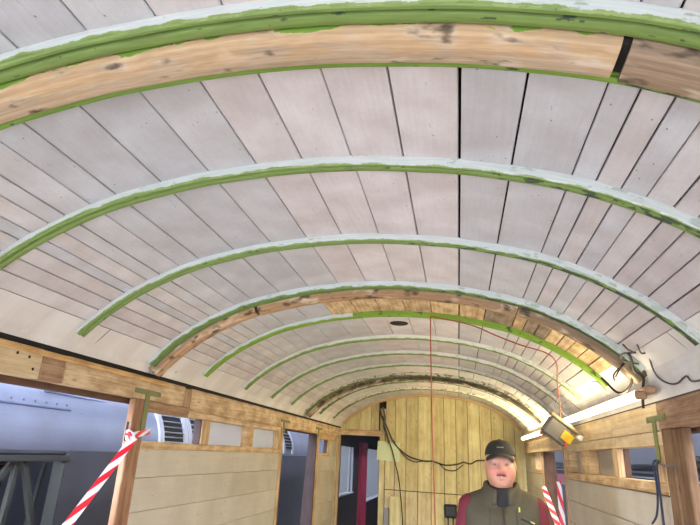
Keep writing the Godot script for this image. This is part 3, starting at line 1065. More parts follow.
# ------------------------------------------------------------------ lamps and cables
func lamp(z0: float, z1: float, x: float, y: float, label: String, e: float) -> void:
	var t := thing("fluorescent_light", label, "light", W(x, y, (z0 + z1) * 0.5), "fluorescent lights along the right wall")
	var o := t.position
	slab("batten", t, x + 0.02, x + 0.055, y + 0.004, y + 0.034, z0 - 0.06, z1 + 0.03, M.beam_brown, 0.004)
	for z in [z0 - 0.02, z1 + 0.02]:
		slab("lampholder", t, x - 0.016, x + 0.03, y - 0.018, y + 0.018, z - 0.008, z + 0.008, M.beam_brown, 0.008)
	put("tube", tube_mesh(PackedVector3Array([W(x, y, z0) - o, W(x, y, (z0 + z1) * 0.5) - o, W(x, y, z1) - o]), 0.021, 16), glow(Color(1.0, 0.95, 0.80), 1.6), t)
	for q in [Vector3(-0.80, -0.60, 0), Vector3(-0.55, 0.83, 0)]:
		var l := AreaLight3D.new()
		l.name = "tube_light"
		t.add_child(l, true)
		l.area_size = Vector2(0.035, z1 - z0)
		l.light_color = Color(1.0, 0.93, 0.74)
		l.light_energy = e if q.y < 0.0 else e * (0.55 if z0 < 4.0 else 1.1)
		l.area_range = 14.0
		l.shadow_enabled = true
		var d: Vector3 = q.normalized()
		l.transform = Transform3D(Basis(d.cross(Vector3(0, 0, 1)).normalized() * -1.0, Vector3(0, 0, 1), -d).orthonormalized(), d * 0.026)

func cable(called: String, label: String, category: String, pts: Array, r: float, m: Material, group := "") -> Node3D:
	var t := MeshInstance3D.new()
	t.name = numbered(called)
	add_child(t)
	t.mesh = tube_mesh(smooth_path(pts, 7), r, 8)
	t.material_override = m
	t.set_meta("label", label)
	t.set_meta("category", category)
	if group != "":
		t.set_meta("group", group)
	return t

# barrier tape as a twisted flat strip with slanting red and white stripes
func tape_strip(called: String, parent: Node, a: Vector3, b: Vector3, w: float, wide: Vector3, pitch: float, sag: float) -> void:
	var n := int(a.distance_to(b) / pitch)
	var m := ArrayMesh.new()
	var y := (b - a).normalized()
	var x := (wide - y * wide.dot(y)).normalized()
	var nn := x.cross(y).normalized()
	for c in 2:
		var st := SurfaceTool.new()
		st.begin(Mesh.PRIMITIVE_TRIANGLES)
		for k in range(-2, n + 1):
			if posmod(k, 2) != c:
				continue
			for h in 4:
				var q := []
				for e in [[0, 0], [0, 1], [1, 1], [1, 0]]:
					var v: float = (h + e[1]) / 4.0
					var s: float = clampf((k + e[0] + v * 1.5) / n, 0.0, 1.0)
					var tw := sin(s * 5.0) * 0.35
					q.append(a.lerp(b, s) + (x * cos(tw) + nn * sin(tw)) * (v - 0.5) * w - Vector3(0, sin(s * PI) * sag, 0))
				var fnm: Vector3 = (q[2] - q[0]).cross(q[1] - q[3]).normalized()
				for o in [0, 1, 2, 0, 2, 3]:
					st.set_normal(fnm)
					st.add_vertex(q[o] + fnm * 0.0005)
				for o in [0, 2, 1, 0, 3, 2]:
					st.set_normal(-fnm)
					st.add_vertex(q[o] - fnm * 0.0005)
		st.commit(m)
	put(called, m, [M.tape_red, M.tape_white], parent)

func build_fittings() -> void:
	lamp(2.50, 4.13, 0.735, 0.285, "long lit fluorescent tube on the right cornice beside the wires", 0.40)
	lamp(5.35, 6.85, 0.735, 0.262, "short-looking far fluorescent tube beside the end wall", 0.85)
	# roof hole
	var h := thing("roof_vent", "round dark hole in the ceiling boards", "vent", arc_at(0.008, 0, 3.415))
	put("rim", lathe_mesh([Vector2(0.050, 0.0), Vector2(0.055, -0.002), Vector2(0.058, 0.002)], 28), M.gap_dark, h)
	put("recess", lathe_mesh([Vector2(0.0, -0.0005), Vector2(0.050, -0.001), Vector2(0.050, 0.01)], 28), M.black, h)
	# orange cord, looped over the bright green rib
	cable("orange_cord", "orange cord hanging straight down from the green ceiling rib", "cord", [W(-0.139, 0.762, 3.09), W(-0.143, 0.74, 3.085), W(-0.140, 0.45, 3.085), W(-0.134, 0.1, 3.085), W(-0.123, -0.3, 3.085), W(-0.118, -0.8, 3.085), W(-0.10, -1.66, 3.085)], 0.0034, M.orange)
	cable("orange_cord", "orange cord strung below the green rib down to the hanging lamp case", "cord", [W(-0.135, 0.765, 3.075), W(0.079, 0.717, 3.075), W(0.22, 0.655, 3.075), W(0.345, 0.606, 3.08), W(0.48, 0.567, 3.10), W(0.545, 0.525, 3.2), W(0.575, 0.45, 3.4), W(0.63, 0.35, 3.7), W(0.648, 0.288, 3.82)], 0.0038, M.orange)
	# tilted case hanging at the lamp
	var c := thing("lamp_case", "grey plastic case with yellow tag hanging tilted beside the tube", "case", W(0.655, 0.21, 3.86))
	var b := Basis(Vector3(0, 0, 1), -0.62) * Basis(Vector3(0, 1, 0), 0.25)
	put("case_body", box_mesh(Vector3(0.17, 0.12, 0.05), 0.012), mat(Color(0.33, 0.315, 0.31), 0.25), c, b * Vector3(-0.02, -0.025, 0), b)
	put("top_bar", box_mesh(Vector3(0.24, 0.022, 0.055), 0.006), mat(Color(0.55, 0.49, 0.36), 0.6), c, b * Vector3(-0.0, 0.047, 0.005), b)
	put("end_clip", box_mesh(Vector3(0.03, 0.035, 0.05), 0.006), M.lamp_body, c, b * Vector3(0.115, 0.03, 0.01), b)
	put("yellow_tag", box_mesh(Vector3(0.075, 0.06, 0.008), 0.002), mat(Color(0.62, 0.52, 0.10), 0.5), c, b * Vector3(0.045, -0.02, 0.03), b)
	put("tag_label", box_mesh(Vector3(0.035, 0.03, 0.003), 0.001), mat(Color(0.62, 0.45, 0.10), 0.5), c, b * Vector3(0.035, -0.02, 0.035), b)
	put("red_tab", box_mesh(Vector3(0.016, 0.022, 0.004), 0.001), mat(Color(0.80, 0.16, 0.10), 0.5), c, b * Vector3(0.062, -0.058, 0.03), b)
	# tangle at the end of the broad rib
	var gw := "wires hanging at the right end of the broad rib"
	cable("cable", "grey cable running from the wire tangle along the right frieze", "cable", [arc_at(1.085, 0.012, 2.34), arc_at(1.11, 0.015, 2.38), W(0.765, 0.44, 2.40), W(0.79, 0.385, 2.44), W(0.803, 0.345, 2.42), W(0.808, 0.315, 2.34), W(0.806, 0.305, 2.25), W(0.806, 0.318, 2.16), W(0.806, 0.29, 2.08), W(0.806, 0.30, 1.7), W(0.806, 0.30, 0.5), W(0.806, 0.30, -1.0), W(0.806, 0.30, ZB + 0.1)], 0.0034, M.cable_grey)
	cable("cable", "thick black cable stub bent into a hook below the rib end", "cable", [W(0.655, 0.385, 2.72), W(0.675, 0.355, 2.70), W(0.70, 0.315, 2.66), W(0.725, 0.315, 2.63), W(0.748, 0.35, 2.60), W(0.745, 0.395, 2.57), W(0.742, 0.425, 2.545)], 0.0055, M.cable, gw)
	cable("cable", "thin black wire loop against the end of the broad rib", "cable", [W(0.685, 0.36, 2.62), W(0.682, 0.385, 2.61), W(0.705, 0.415, 2.59), W(0.72, 0.43, 2.57), W(0.70, 0.41, 2.56), W(0.68, 0.37, 2.58)], 0.0035, M.cable, gw)
	cable("cable", "black wire bundle dropping past the rib end to the cornice", "cable", [arc_at(1.09, 0.03, 2.44), arc_at(1.11, 0.035, 2.47), arc_at(1.14, 0.045, 2.52), W(0.785, 0.37, 2.56), W(0.792, 0.33, 2.60), W(0.797, 0.285, 2.64), W(0.80, 0.25, 2.66)], 0.006, M.cable, gw)
	cable("cable", "dark wire coil lying over the near edge of the rib end", "cable", [arc_at(1.06, 0.012, 2.44), arc_at(1.075, 0.03, 2.40), arc_at(1.095, 0.03, 2.39), arc_at(1.10, 0.012, 2.44), arc_at(1.08, 0.03, 2.49), arc_at(1.09, 0.04, 2.53), arc_at(1.115, 0.035, 2.50), arc_at(1.13, 0.03, 2.46)], 0.004, M.cable_grey, gw)
	cable("cable", "pale thin wire curling at the far end of the long tube", "cable", [W(0.70, 0.30, 3.45), W(0.66, 0.36, 3.55), W(0.62, 0.40, 3.62), W(0.60, 0.345, 3.70), W(0.64, 0.32, 3.75), W(0.70, 0.34, 3.72), W(0.68, 0.38, 3.66), W(0.63, 0.33, 3.7), W(0.70, 0.30, 3.9)], 0.0016, M.cable_grey)
	cable("cable", "white flex bowed between the rib and the long tube", "cable", [W(0.735, 0.345, 2.95), W(0.715, 0.40, 3.02), W(0.70, 0.42, 3.10)], 0.004, M.cable_white)
	# cables on the end wall
	cable("cable", "long brown cable swagged across the pine end wall", "cable", [W(-1.03, 0.68, ZE - 0.03), W(-1.01, 0.52, ZE - 0.03), W(-0.93, 0.37, ZE - 0.02), W(-0.845, 0.19, ZE - 0.02), W(-0.74, 0.08, ZE - 0.02), W(-0.61, 0.0, ZE - 0.02), W(-0.42, -0.04, ZE - 0.02), W(-0.33, -0.035, ZE - 0.02), W(-0.17, -0.075, ZE - 0.02), W(-0.007, -0.055, ZE - 0.02), W(0.06, -0.03, ZE - 0.02), W(0.15, -0.045, ZE - 0.02), W(0.24, 0.0, ZE - 0.02), W(0.42, 0.02, ZE - 0.02), W(0.60, 0.14, ZE - 0.02)], 0.008, M.cable)
	cable("cable", "lower thin brown cable sagging below the swagged one on the end wall", "cable", [W(-0.845, 0.20, ZE - 0.012), W(-0.70, 0.02, ZE - 0.012), W(-0.56, -0.055, ZE - 0.012), W(-0.42, -0.035, ZE - 0.012), W(-0.26, -0.055, ZE - 0.012), W(-0.17, -0.125, ZE - 0.012), W(-0.05, -0.135, ZE - 0.012), W(0.06, -0.06, ZE - 0.012)], 0.006, M.cable)
	cable("cable", "dark cable falling from the pinned note down the end wall", "cable", [W(-0.98, 0.50, ZE - 0.05), W(-0.94, 0.30, ZE - 0.048), W(-0.86, 0.10, ZE - 0.026), W(-0.81, -0.08, ZE - 0.026), W(-0.765, -0.25, ZE - 0.026), W(-0.735, -0.42, ZE - 0.062), W(-0.70, -0.8, ZE - 0.062), W(-0.69, -1.5, ZE - 0.062)], 0.007, M.cable)
	cable("cable", "frayed wire bunch beside the dark joint above the note", "cable", [W(-0.985, 0.62, ZE - 0.03), W(-0.955, 0.48, ZE - 0.035), W(-0.965, 0.36, ZE - 0.03), W(-0.93, 0.28, ZE - 0.03), W(-0.90, 0.16, ZE - 0.03)], 0.011, M.cable_grey)
	# note, socket, boards
	var pn := thing("paper_note", "pale green paper note pinned beside the end doorway", "note", W(-0.90, 0.06, ZE - 0.014))
	put("sheet", box_mesh(Vector3(0.30, 0.235, 0.002), 0.0005), mat(Color(0.76, 0.80, 0.62), 0.8), pn, Vector3.ZERO, Basis(Vector3(0, 0, 1), -0.05))
	var bx := thing("socket_box", "black square socket box low on the end wall", "socket box", W(-0.11, -0.61, ZE - 0.02))
	put("box", box_mesh(Vector3(0.155, 0.155, 0.05), 0.012), M.black, bx)
	put("cover", box_mesh(Vector3(0.12, 0.11, 0.012), 0.004), mat(Color(0.10, 0.10, 0.09), 0.5), bx, Vector3(0, 0.005, 0.03))
	put("yellow_switch", box_mesh(Vector3(0.03, 0.09, 0.03), 0.006), mat(Color(0.80, 0.70, 0.10), 0.5), bx, Vector3(0.092, 0.0, 0.005))
	for k in 2:
		put("outlet_lead", tube_mesh(PackedVector3Array([Vector3(-0.03 + k * 0.06, -0.07, 0.0), Vector3(-0.028 + k * 0.06, -0.4, 0.0), Vector3(-0.03 + k * 0.06, -1.0, 0.0)]), 0.008, 8), M.cable, bx)
	var bd := thing("loose_board", "short pale board standing against the foot of the end wall", "board", W(-0.78, -1.68, ZE - 0.03))
	put("board", box_mesh(Vector3(0.17, 1.2, 0.02), 0.003), M.pine[0], bd, Vector3(0, 0.60, 0.008))
	var bd2 := thing("loose_board", "narrow grey board standing beside the end doorway", "board", W(-0.91, -1.68, ZE - 0.03))
	put("board", box_mesh(Vector3(0.06, 1.06, 0.02), 0.003), mat(Color(0.48, 0.47, 0.46), 0.8), bd2, Vector3(0, 0.53, 0.008))
	# barrier tape
	var tp := thing("barrier_tape", "red and white barrier tape tied round the left pillar", "tape", W(-1.53, 0.02, 2.50), "barrier tapes")
	var o := tp.position
	tape_strip("tape_run", tp, W(-1.515, 0.03, 2.490) - o, W(-1.49, -0.95, 1.36) - o, 0.036, Vector3(-0.577, 0.396, 0.358), 0.075, 0.012)
	tape_strip("tape_wrap", tp, W(-1.536, 0.035, 2.485) - o, W(-1.536, 0.062, 2.66) - o, 0.028, Vector3(0, 1, 0.1), 0.05, 0.0)
	for k in 3:
		var pts := []
		for s in 9:
			var a := s * 0.9 + k * 2.0
			pts.append(W(-1.526 + 0.010 * cos(a * 1.3), 0.022 + 0.022 * sin(a) + k * 0.006, 2.475 + 0.016 * cos(a + k)) - o)
		put("knot_loop", tube_mesh(smooth_path(pts, 4), 0.008, 6), M.tape_white if k != 1 else M.tape_red, tp)
	for k in 2:
		var t2 := thing("barrier_tape", ["red and white barrier tape hanging beside the man's sleeve in the far doorway", "red and white barrier tape hanging nearer the white boards in the far doorway"][k], "tape", W(0.78, -0.4, [5.5, 4.9][k]), "barrier tapes")
		var o2 := t2.position
		if k == 0:
			tape_strip("tape_run", t2, W(0.775, -0.20, 5.75) - o2, W(0.785, -0.75, 4.4) - o2, 0.045, Vector3(0.6, 0.6, 0.3), 0.09, 0.0)
		else:
			tape_strip("tape_run", t2, W(0.78, -0.13, 4.90) - o2, W(0.78, -0.9, 4.78) - o2, 0.04, Vector3(0.8, 0.2, 0.6), 0.09, 0.0)
	# ropes by the right pillar
	var gr := "blue ropes tied to the right bracket"
	cable("rope", "blue rope end curling left below the right bracket", "rope", [W(0.806, 0.035, 2.60), W(0.79, 0.02, 2.59), W(0.795, -0.05, 2.60), W(0.798, -0.12, 2.62), W(0.795, -0.18, 2.65), W(0.79, -0.215, 2.70)], 0.0042, M.rope, gr)
	cable("rope", "blue rope hanging straight down along the right pillar", "rope", [W(0.806, 0.03, 2.58), W(0.79, 0.012, 2.55), W(0.79, -0.05, 2.555), W(0.792, -0.15, 2.565), W(0.793, -0.3, 2.57), W(0.795, -0.9, 2.57)], 0.0048, M.rope, gr)
	cable("rope", "grey cord tied round the right pillar", "rope", [W(0.808, 0.03, 2.62), W(0.812, 0.018, 2.54), W(0.811, 0.012, 2.47), W(0.83, 0.01, 2.43)], 0.005, M.cable_grey, gr)

# ------------------------------------------------------------------ the man
func sd_cap(p: Vector3, a: Vector3, b: Vector3, ra: float, rb: float) -> float:
	var ab := b - a
	var t := clampf((p - a).dot(ab) / ab.length_squared(), 0.0, 1.0)
	return p.distance_to(a + ab * t) - lerpf(ra, rb, t)

func sd_ell(p: Vector3, c: Vector3, r: Vector3) -> float:
	var q := (p - c) / r
	var l := q.length()
	return (l - 1.0) * minf(r.x, minf(r.y, r.z)) * (1.0 if l < 1.0 else 1.15)

func smin(a: float, b: float, k: float) -> float:
	var h := maxf(k - absf(a - b), 0.0) / k
	return minf(a, b) - h * h * k * 0.25

func smax(a: float, b: float, k: float) -> float:
	return -smin(-a, -b, k)

func surf_net(st: SurfaceTool, base: int, f: Callable, lo: Vector3, hi: Vector3, cell: float, colf: Callable) -> int:
	var nx := int(ceil((hi.x - lo.x) / cell)) + 1
	var ny := int(ceil((hi.y - lo.y) / cell)) + 1
	var nz := int(ceil((hi.z - lo.z) / cell)) + 1
	var v := PackedFloat32Array()
	v.resize(nx * ny * nz)
	for z in nz:
		for y in ny:
			var x := 0
			while x < nx:
				var d: float = f.call(lo + Vector3(x, y, z) * cell)
				var i := (z * ny + y) * nx + x
				v[i] = d
				var skip := mini(int(absf(d) / cell * 0.6) - 1, nx - 1 - x)
				for k in range(1, skip + 1):
					v[i + k] = d
				x += maxi(skip, 0) + 1
	var idx := PackedInt32Array()
	idx.resize(nx * ny * nz)
	idx.fill(-1)
	var count := base
	var corner := [0, 1, nx, nx + 1, nx * ny, nx * ny + 1, nx * ny + nx, nx * ny + nx + 1]
	for z in nz - 1:
		for y in ny - 1:
			for x in nx - 1:
				var i := (z * ny + y) * nx + x
				var m := 0
				for k in 8:
					if v[i + corner[k]] < 0.0:
						m |= 1 << k
				if m == 0 or m == 255:
					continue
				var acc := Vector3.ZERO
				var n := 0
				for e in [[0, 1], [2, 3], [4, 5], [6, 7], [0, 2], [1, 3], [4, 6], [5, 7], [0, 4], [1, 5], [2, 6], [3, 7]]:
					var a: float = v[i + corner[e[0]]]
					var b: float = v[i + corner[e[1]]]
					if (a < 0.0) != (b < 0.0):
						var t := a / (a - b)
						var pa := Vector3(e[0] & 1, (e[0] >> 1) & 1, e[0] >> 2)
						var pb := Vector3(e[1] & 1, (e[1] >> 1) & 1, e[1] >> 2)
						acc += pa.lerp(pb, t)
						n += 1
				var p := lo + (Vector3(x, y, z) + acc / n) * cell
				st.set_color(colf.call(p))
				st.set_uv(Vector2(p.x + p.z, p.y))
				st.add_vertex(p)
				idx[i] = count
				count += 1
	for z in range(1, nz - 1):
		for y in range(1, ny - 1):
			for x in range(1, nx - 1):
				var i := (z * ny + y) * nx + x
				var s := v[i] < 0.0
				for ax in 3:
					var st1: int = [1, nx, nx * ny][ax]
					if s == (v[i + st1] < 0.0):
						continue
					var u: int = [nx, nx * ny, 1][ax]
					var w: int = [nx * ny, 1, nx][ax]
					var q := [idx[i - u - w], idx[i - w], idx[i], idx[i - u]]
					if q.min() < 0:
						continue
					for o in ([0, 2, 1, 0, 3, 2] if s else [0, 1, 2, 0, 2, 3]):
						st.add_index(q[o])
	return count

func lin(r: float, g: float, b: float) -> Color:
	return Color(r, g, b).srgb_to_linear()

func head_d(p: Vector3) -> float:
	if p.distance_squared_to(Vector3(0, 1.64, 0)) > 0.06:
		return p.distance_to(Vector3(0, 1.64, 0)) - 0.18
	var q := Vector3(absf(p.x), p.y, p.z)
	var d := sd_ell(p, Vector3(0, 1.69, -0.018), Vector3(0.073, 0.088, 0.094))
	d = smin(d, sd_ell(p, Vector3(0, 1.640, 0.016), Vector3(0.064, 0.076, 0.074)), 0.03)
	d = smin(d, sd_cap(q, Vector3(0.010, 1.590, 0.046), Vector3(0.044, 1.615, 0.0), 0.030, 0.027), 0.025)
	d = smin(d, q.distance_to(Vector3(0.034, 1.628, 0.050)) - 0.034, 0.025)
	d = smin(d, sd_cap(q, Vector3(0, 1.686, 0.082), Vector3(0.034, 1.684, 0.070), 0.011, 0.010), 0.015)
	d = smax(d, -(q.distance_to(Vector3(0.030, 1.667, 0.098)) - 0.017), 0.014)
	d = smin(d, q.distance_to(Vector3(0.029, 1.667, 0.071)) - 0.0125, 0.004)
	d = smin(d, sd_cap(p, Vector3(0, 1.675, 0.084), Vector3(0, 1.643, 0.100), 0.008, 0.0115), 0.012)
	d = smin(d, sd_cap(q, Vector3(0.0, 1.636, 0.095), Vector3(0.013, 1.637, 0.090), 0.010, 0.009), 0.010)
	d = smin(d, sd_cap(q, Vector3(0.0, 1.606, 0.084), Vector3(0.020, 1.609, 0.074), 0.010, 0.008), 0.010)
	d = smin(d, sd_cap(q, Vector3(0.0, 1.626, 0.088), Vector3(0.020, 1.621, 0.078), 0.008, 0.006), 0.010)
	d = smax(d, -sd_cap(q, Vector3(0.0, 1.616, 0.097), Vector3(0.021, 1.613, 0.088), 0.0045, 0.003), 0.003)
	d = smin(d, sd_ell(q, Vector3(0.071, 1.655, -0.012), Vector3(0.010, 0.030, 0.018)), 0.008)
	d = smin(d, sd_cap(p, Vector3(0, 1.44, -0.025), Vector3(0, 1.59, -0.012), 0.060, 0.055), 0.03)
	return d

func skin_at(p: Vector3) -> Color:
	var q := Vector3(absf(p.x), p.y, p.z)
	if q.distance_to(Vector3(0.029, 1.667, 0.071)) < 0.0145 and p.z > 0.076:
		return lin(0.24, 0.20, 0.19) if Vector2(q.x - 0.028, q.y - 1.6655).length() < 0.0055 else (lin(0.50, 0.38, 0.35) if absf(q.y - 1.6655) < 0.0035 else lin(0.64, 0.44, 0.38))
	if p.z > 0.06 and absf(p.y - 1.616 + q.x * 0.1) < 0.0042 and q.x < 0.023:
		return lin(0.25, 0.10, 0.10)
	if p.z > 0.06 and absf(p.y - 1.616) < 0.011 and q.x < 0.025:
		return lin(0.66, 0.40, 0.36)
	if p.z > 0.06 and absf(p.y - 1.6875 - (0.03 - q.x) * 0.05) < 0.004 and q.x > 0.014 and q.x < 0.046:
		return lin(0.60, 0.50, 0.45)
	if p.y > 1.64 and p.z < 0.015 and p.y < 1.73 and q.x > 0.055 and q.x < 0.082 and p.z < -0.02:
		return lin(0.62, 0.60, 0.58)
	if q.distance_to(Vector3(0.036, 1.630, 0.07)) < 0.026 or p.distance_to(Vector3(0, 1.638, 0.11)) < 0.02:
		return lin(0.72, 0.46, 0.39)
	return lin(0.70, 0.51, 0.42)

func torso_d(p: Vector3, fat: float) -> float:
	var q := Vector3(absf(p.x), p.y, p.z * 1.12)
	var d := sd_cap(q, Vector3(0, 1.36, 0.0), Vector3(0.075, 1.38, 0.0), 0.118, 0.095)
	d = smin(d, sd_cap(q, Vector3(0, 1.10, 0.02), Vector3(0.065, 1.12, 0.005), 0.135, 0.105), 0.12)
	d = smin(d, sd_cap(q, Vector3(0, 0.93, 0.0), Vector3(0.075, 0.94, 0.0), 0.115, 0.095), 0.10)
	d = smin(d, sd_cap(q, Vector3(0, 1.505, -0.02), Vector3(0.130, 1.468, -0.012), 0.050, 0.050), 0.06)
	return d - fat

func arm_d(p: Vector3, fat: float) -> float:
	var q := Vector3(absf(p.x), p.y, p.z)
	var d := sd_cap(q, Vector3(0.160, 1.462, -0.012), Vector3(0.218, 1.16, -0.01), 0.050, 0.045)
	d = smin(d, sd_cap(q, Vector3(0.213, 1.16, -0.01), Vector3(0.205, 0.93, 0.07), 0.042, 0.030), 0.02)
	return d - fat

func leg_d(p: Vector3, fat: float) -> float:
	var q := Vector3(absf(p.x), p.y, p.z)
	var d := sd_cap(q, Vector3(0.085, 0.90, 0), Vector3(0.10, 0.50, 0.01), 0.085, 0.060)
	d = smin(d, sd_cap(q, Vector3(0.10, 0.50, 0.01), Vector3(0.105, 0.09, -0.01), 0.060, 0.045), 0.03)
	return d - fat

func hand_d(p: Vector3) -> float:
	var q := Vector3(absf(p.x), p.y, p.z)
	var d := sd_ell(q, Vector3(0.205, 0.865, 0.085), Vector3(0.020, 0.052, 0.042))
	d = smin(d, sd_cap(q, Vector3(0.206, 0.95, 0.066), Vector3(0.205, 0.90, 0.078), 0.028, 0.024), 0.02)
	var ln := [0.066, 0.075, 0.070, 0.055]
	for k in 4:
		var z := 0.116 - k * 0.0205
		var a := Vector3(0.205, 0.835, z)
		var b := a + Vector3(-0.006, -ln[k] * 0.55, 0.004)
		var c := b + Vector3(-0.018, -ln[k] * 0.45, 0.004)
		d = smin(d, minf(sd_cap(q, a, b, 0.0095, 0.009), sd_cap(q, b, c, 0.009, 0.0075)), 0.004)
	d = smin(d, minf(sd_cap(q, Vector3(0.200, 0.885, 0.118), Vector3(0.190, 0.850, 0.142), 0.012, 0.0105), sd_cap(q, Vector3(0.190, 0.850, 0.142), Vector3(0.184, 0.815, 0.145), 0.0105, 0.0085)), 0.008)
	return d

func body_d(p: Vector3) -> float:
	var d := minf(torso_d(p, -0.014), arm_d(p, -0.01))
	d = smin(d, leg_d(p, -0.012), 0.03)
	d = smin(d, sd_cap(p, Vector3(0, 1.42, -0.025), Vector3(0, 1.50, -0.018), 0.060, 0.056), 0.03)
	var q := Vector3(absf(p.x), p.y, p.z)
	return smin(d, sd_cap(q, Vector3(0.105, 0.06, -0.03), Vector3(0.115, 0.035, 0.15), 0.03, 0.024), 0.02)

var wrinkle := FastNoiseLite.new()

func vest_d(p: Vector3) -> float:
	var d := torso_d(p, 0.016) + wrinkle.get_noise_3d(p.x * 60, p.y * 90, p.z * 60) * 0.010
	d = smax(d, 0.86 - p.y, 0.02)
	var arm := sd_cap(Vector3(absf(p.x), p.y, p.z), Vector3(0.213, 1.475, -0.012), Vector3(0.235, 1.20, -0.01), 0.056, 0.062)
	d = smax(d, -arm, 0.012)
	# stand-up collar, open at the throat
	var q := Vector3(p.x, 0, p.z + 0.015)
	var up := p.y - 1.528
	var ring := absf(Vector2(q.x, q.z * 0.88).length() - (0.083 - up * 0.12)) - 0.012
	var col := smax(smax(ring, up - 0.058 + maxf(p.z, 0.0) * 0.5, 0.012), -up - 0.05, 0.012)
	col = smax(col, 0.035 - Vector2(p.x * 1.2, maxf(0.10 - p.z, 0.0) * 0.8).length(), 0.01)
	d = smin(d, col, 0.012)
	d = smax(d, -sd_cap(p, Vector3(0, 1.53, -0.005), Vector3(0, 1.7, 0.02), 0.062, 0.07), 0.01)
	return d

func scarf_d(p: Vector3) -> float:
	var ring := Vector2(Vector2(p.x, (p.z + 0.012) * 0.95).length() - 0.066, (p.y - 1.522 + p.z * 0.25) * 0.42).length() - 0.021
	return ring + wrinkle.get_noise_3d(p.x * 120, p.y * 120, p.z * 120) * 0.006

func net_mesh(f: Callable, lo: Vector3, hi: Vector3, cell: float, colf: Callable) -> ArrayMesh:
	var st := SurfaceTool.new()
	st.begin(Mesh.PRIMITIVE_TRIANGLES)
	surf_net(st, 0, f, lo, hi, cell, colf)
	st.generate_normals()
	return st.commit()

func front_z(f: Callable, x: float, y: float) -> float:
	var z := 0.35
	for k in 60:
		var d: float = f.call(Vector3(x, y, z))
		if d < 0.0008:
			break
		z -= maxf(d * 0.6, 0.0008)
	return z

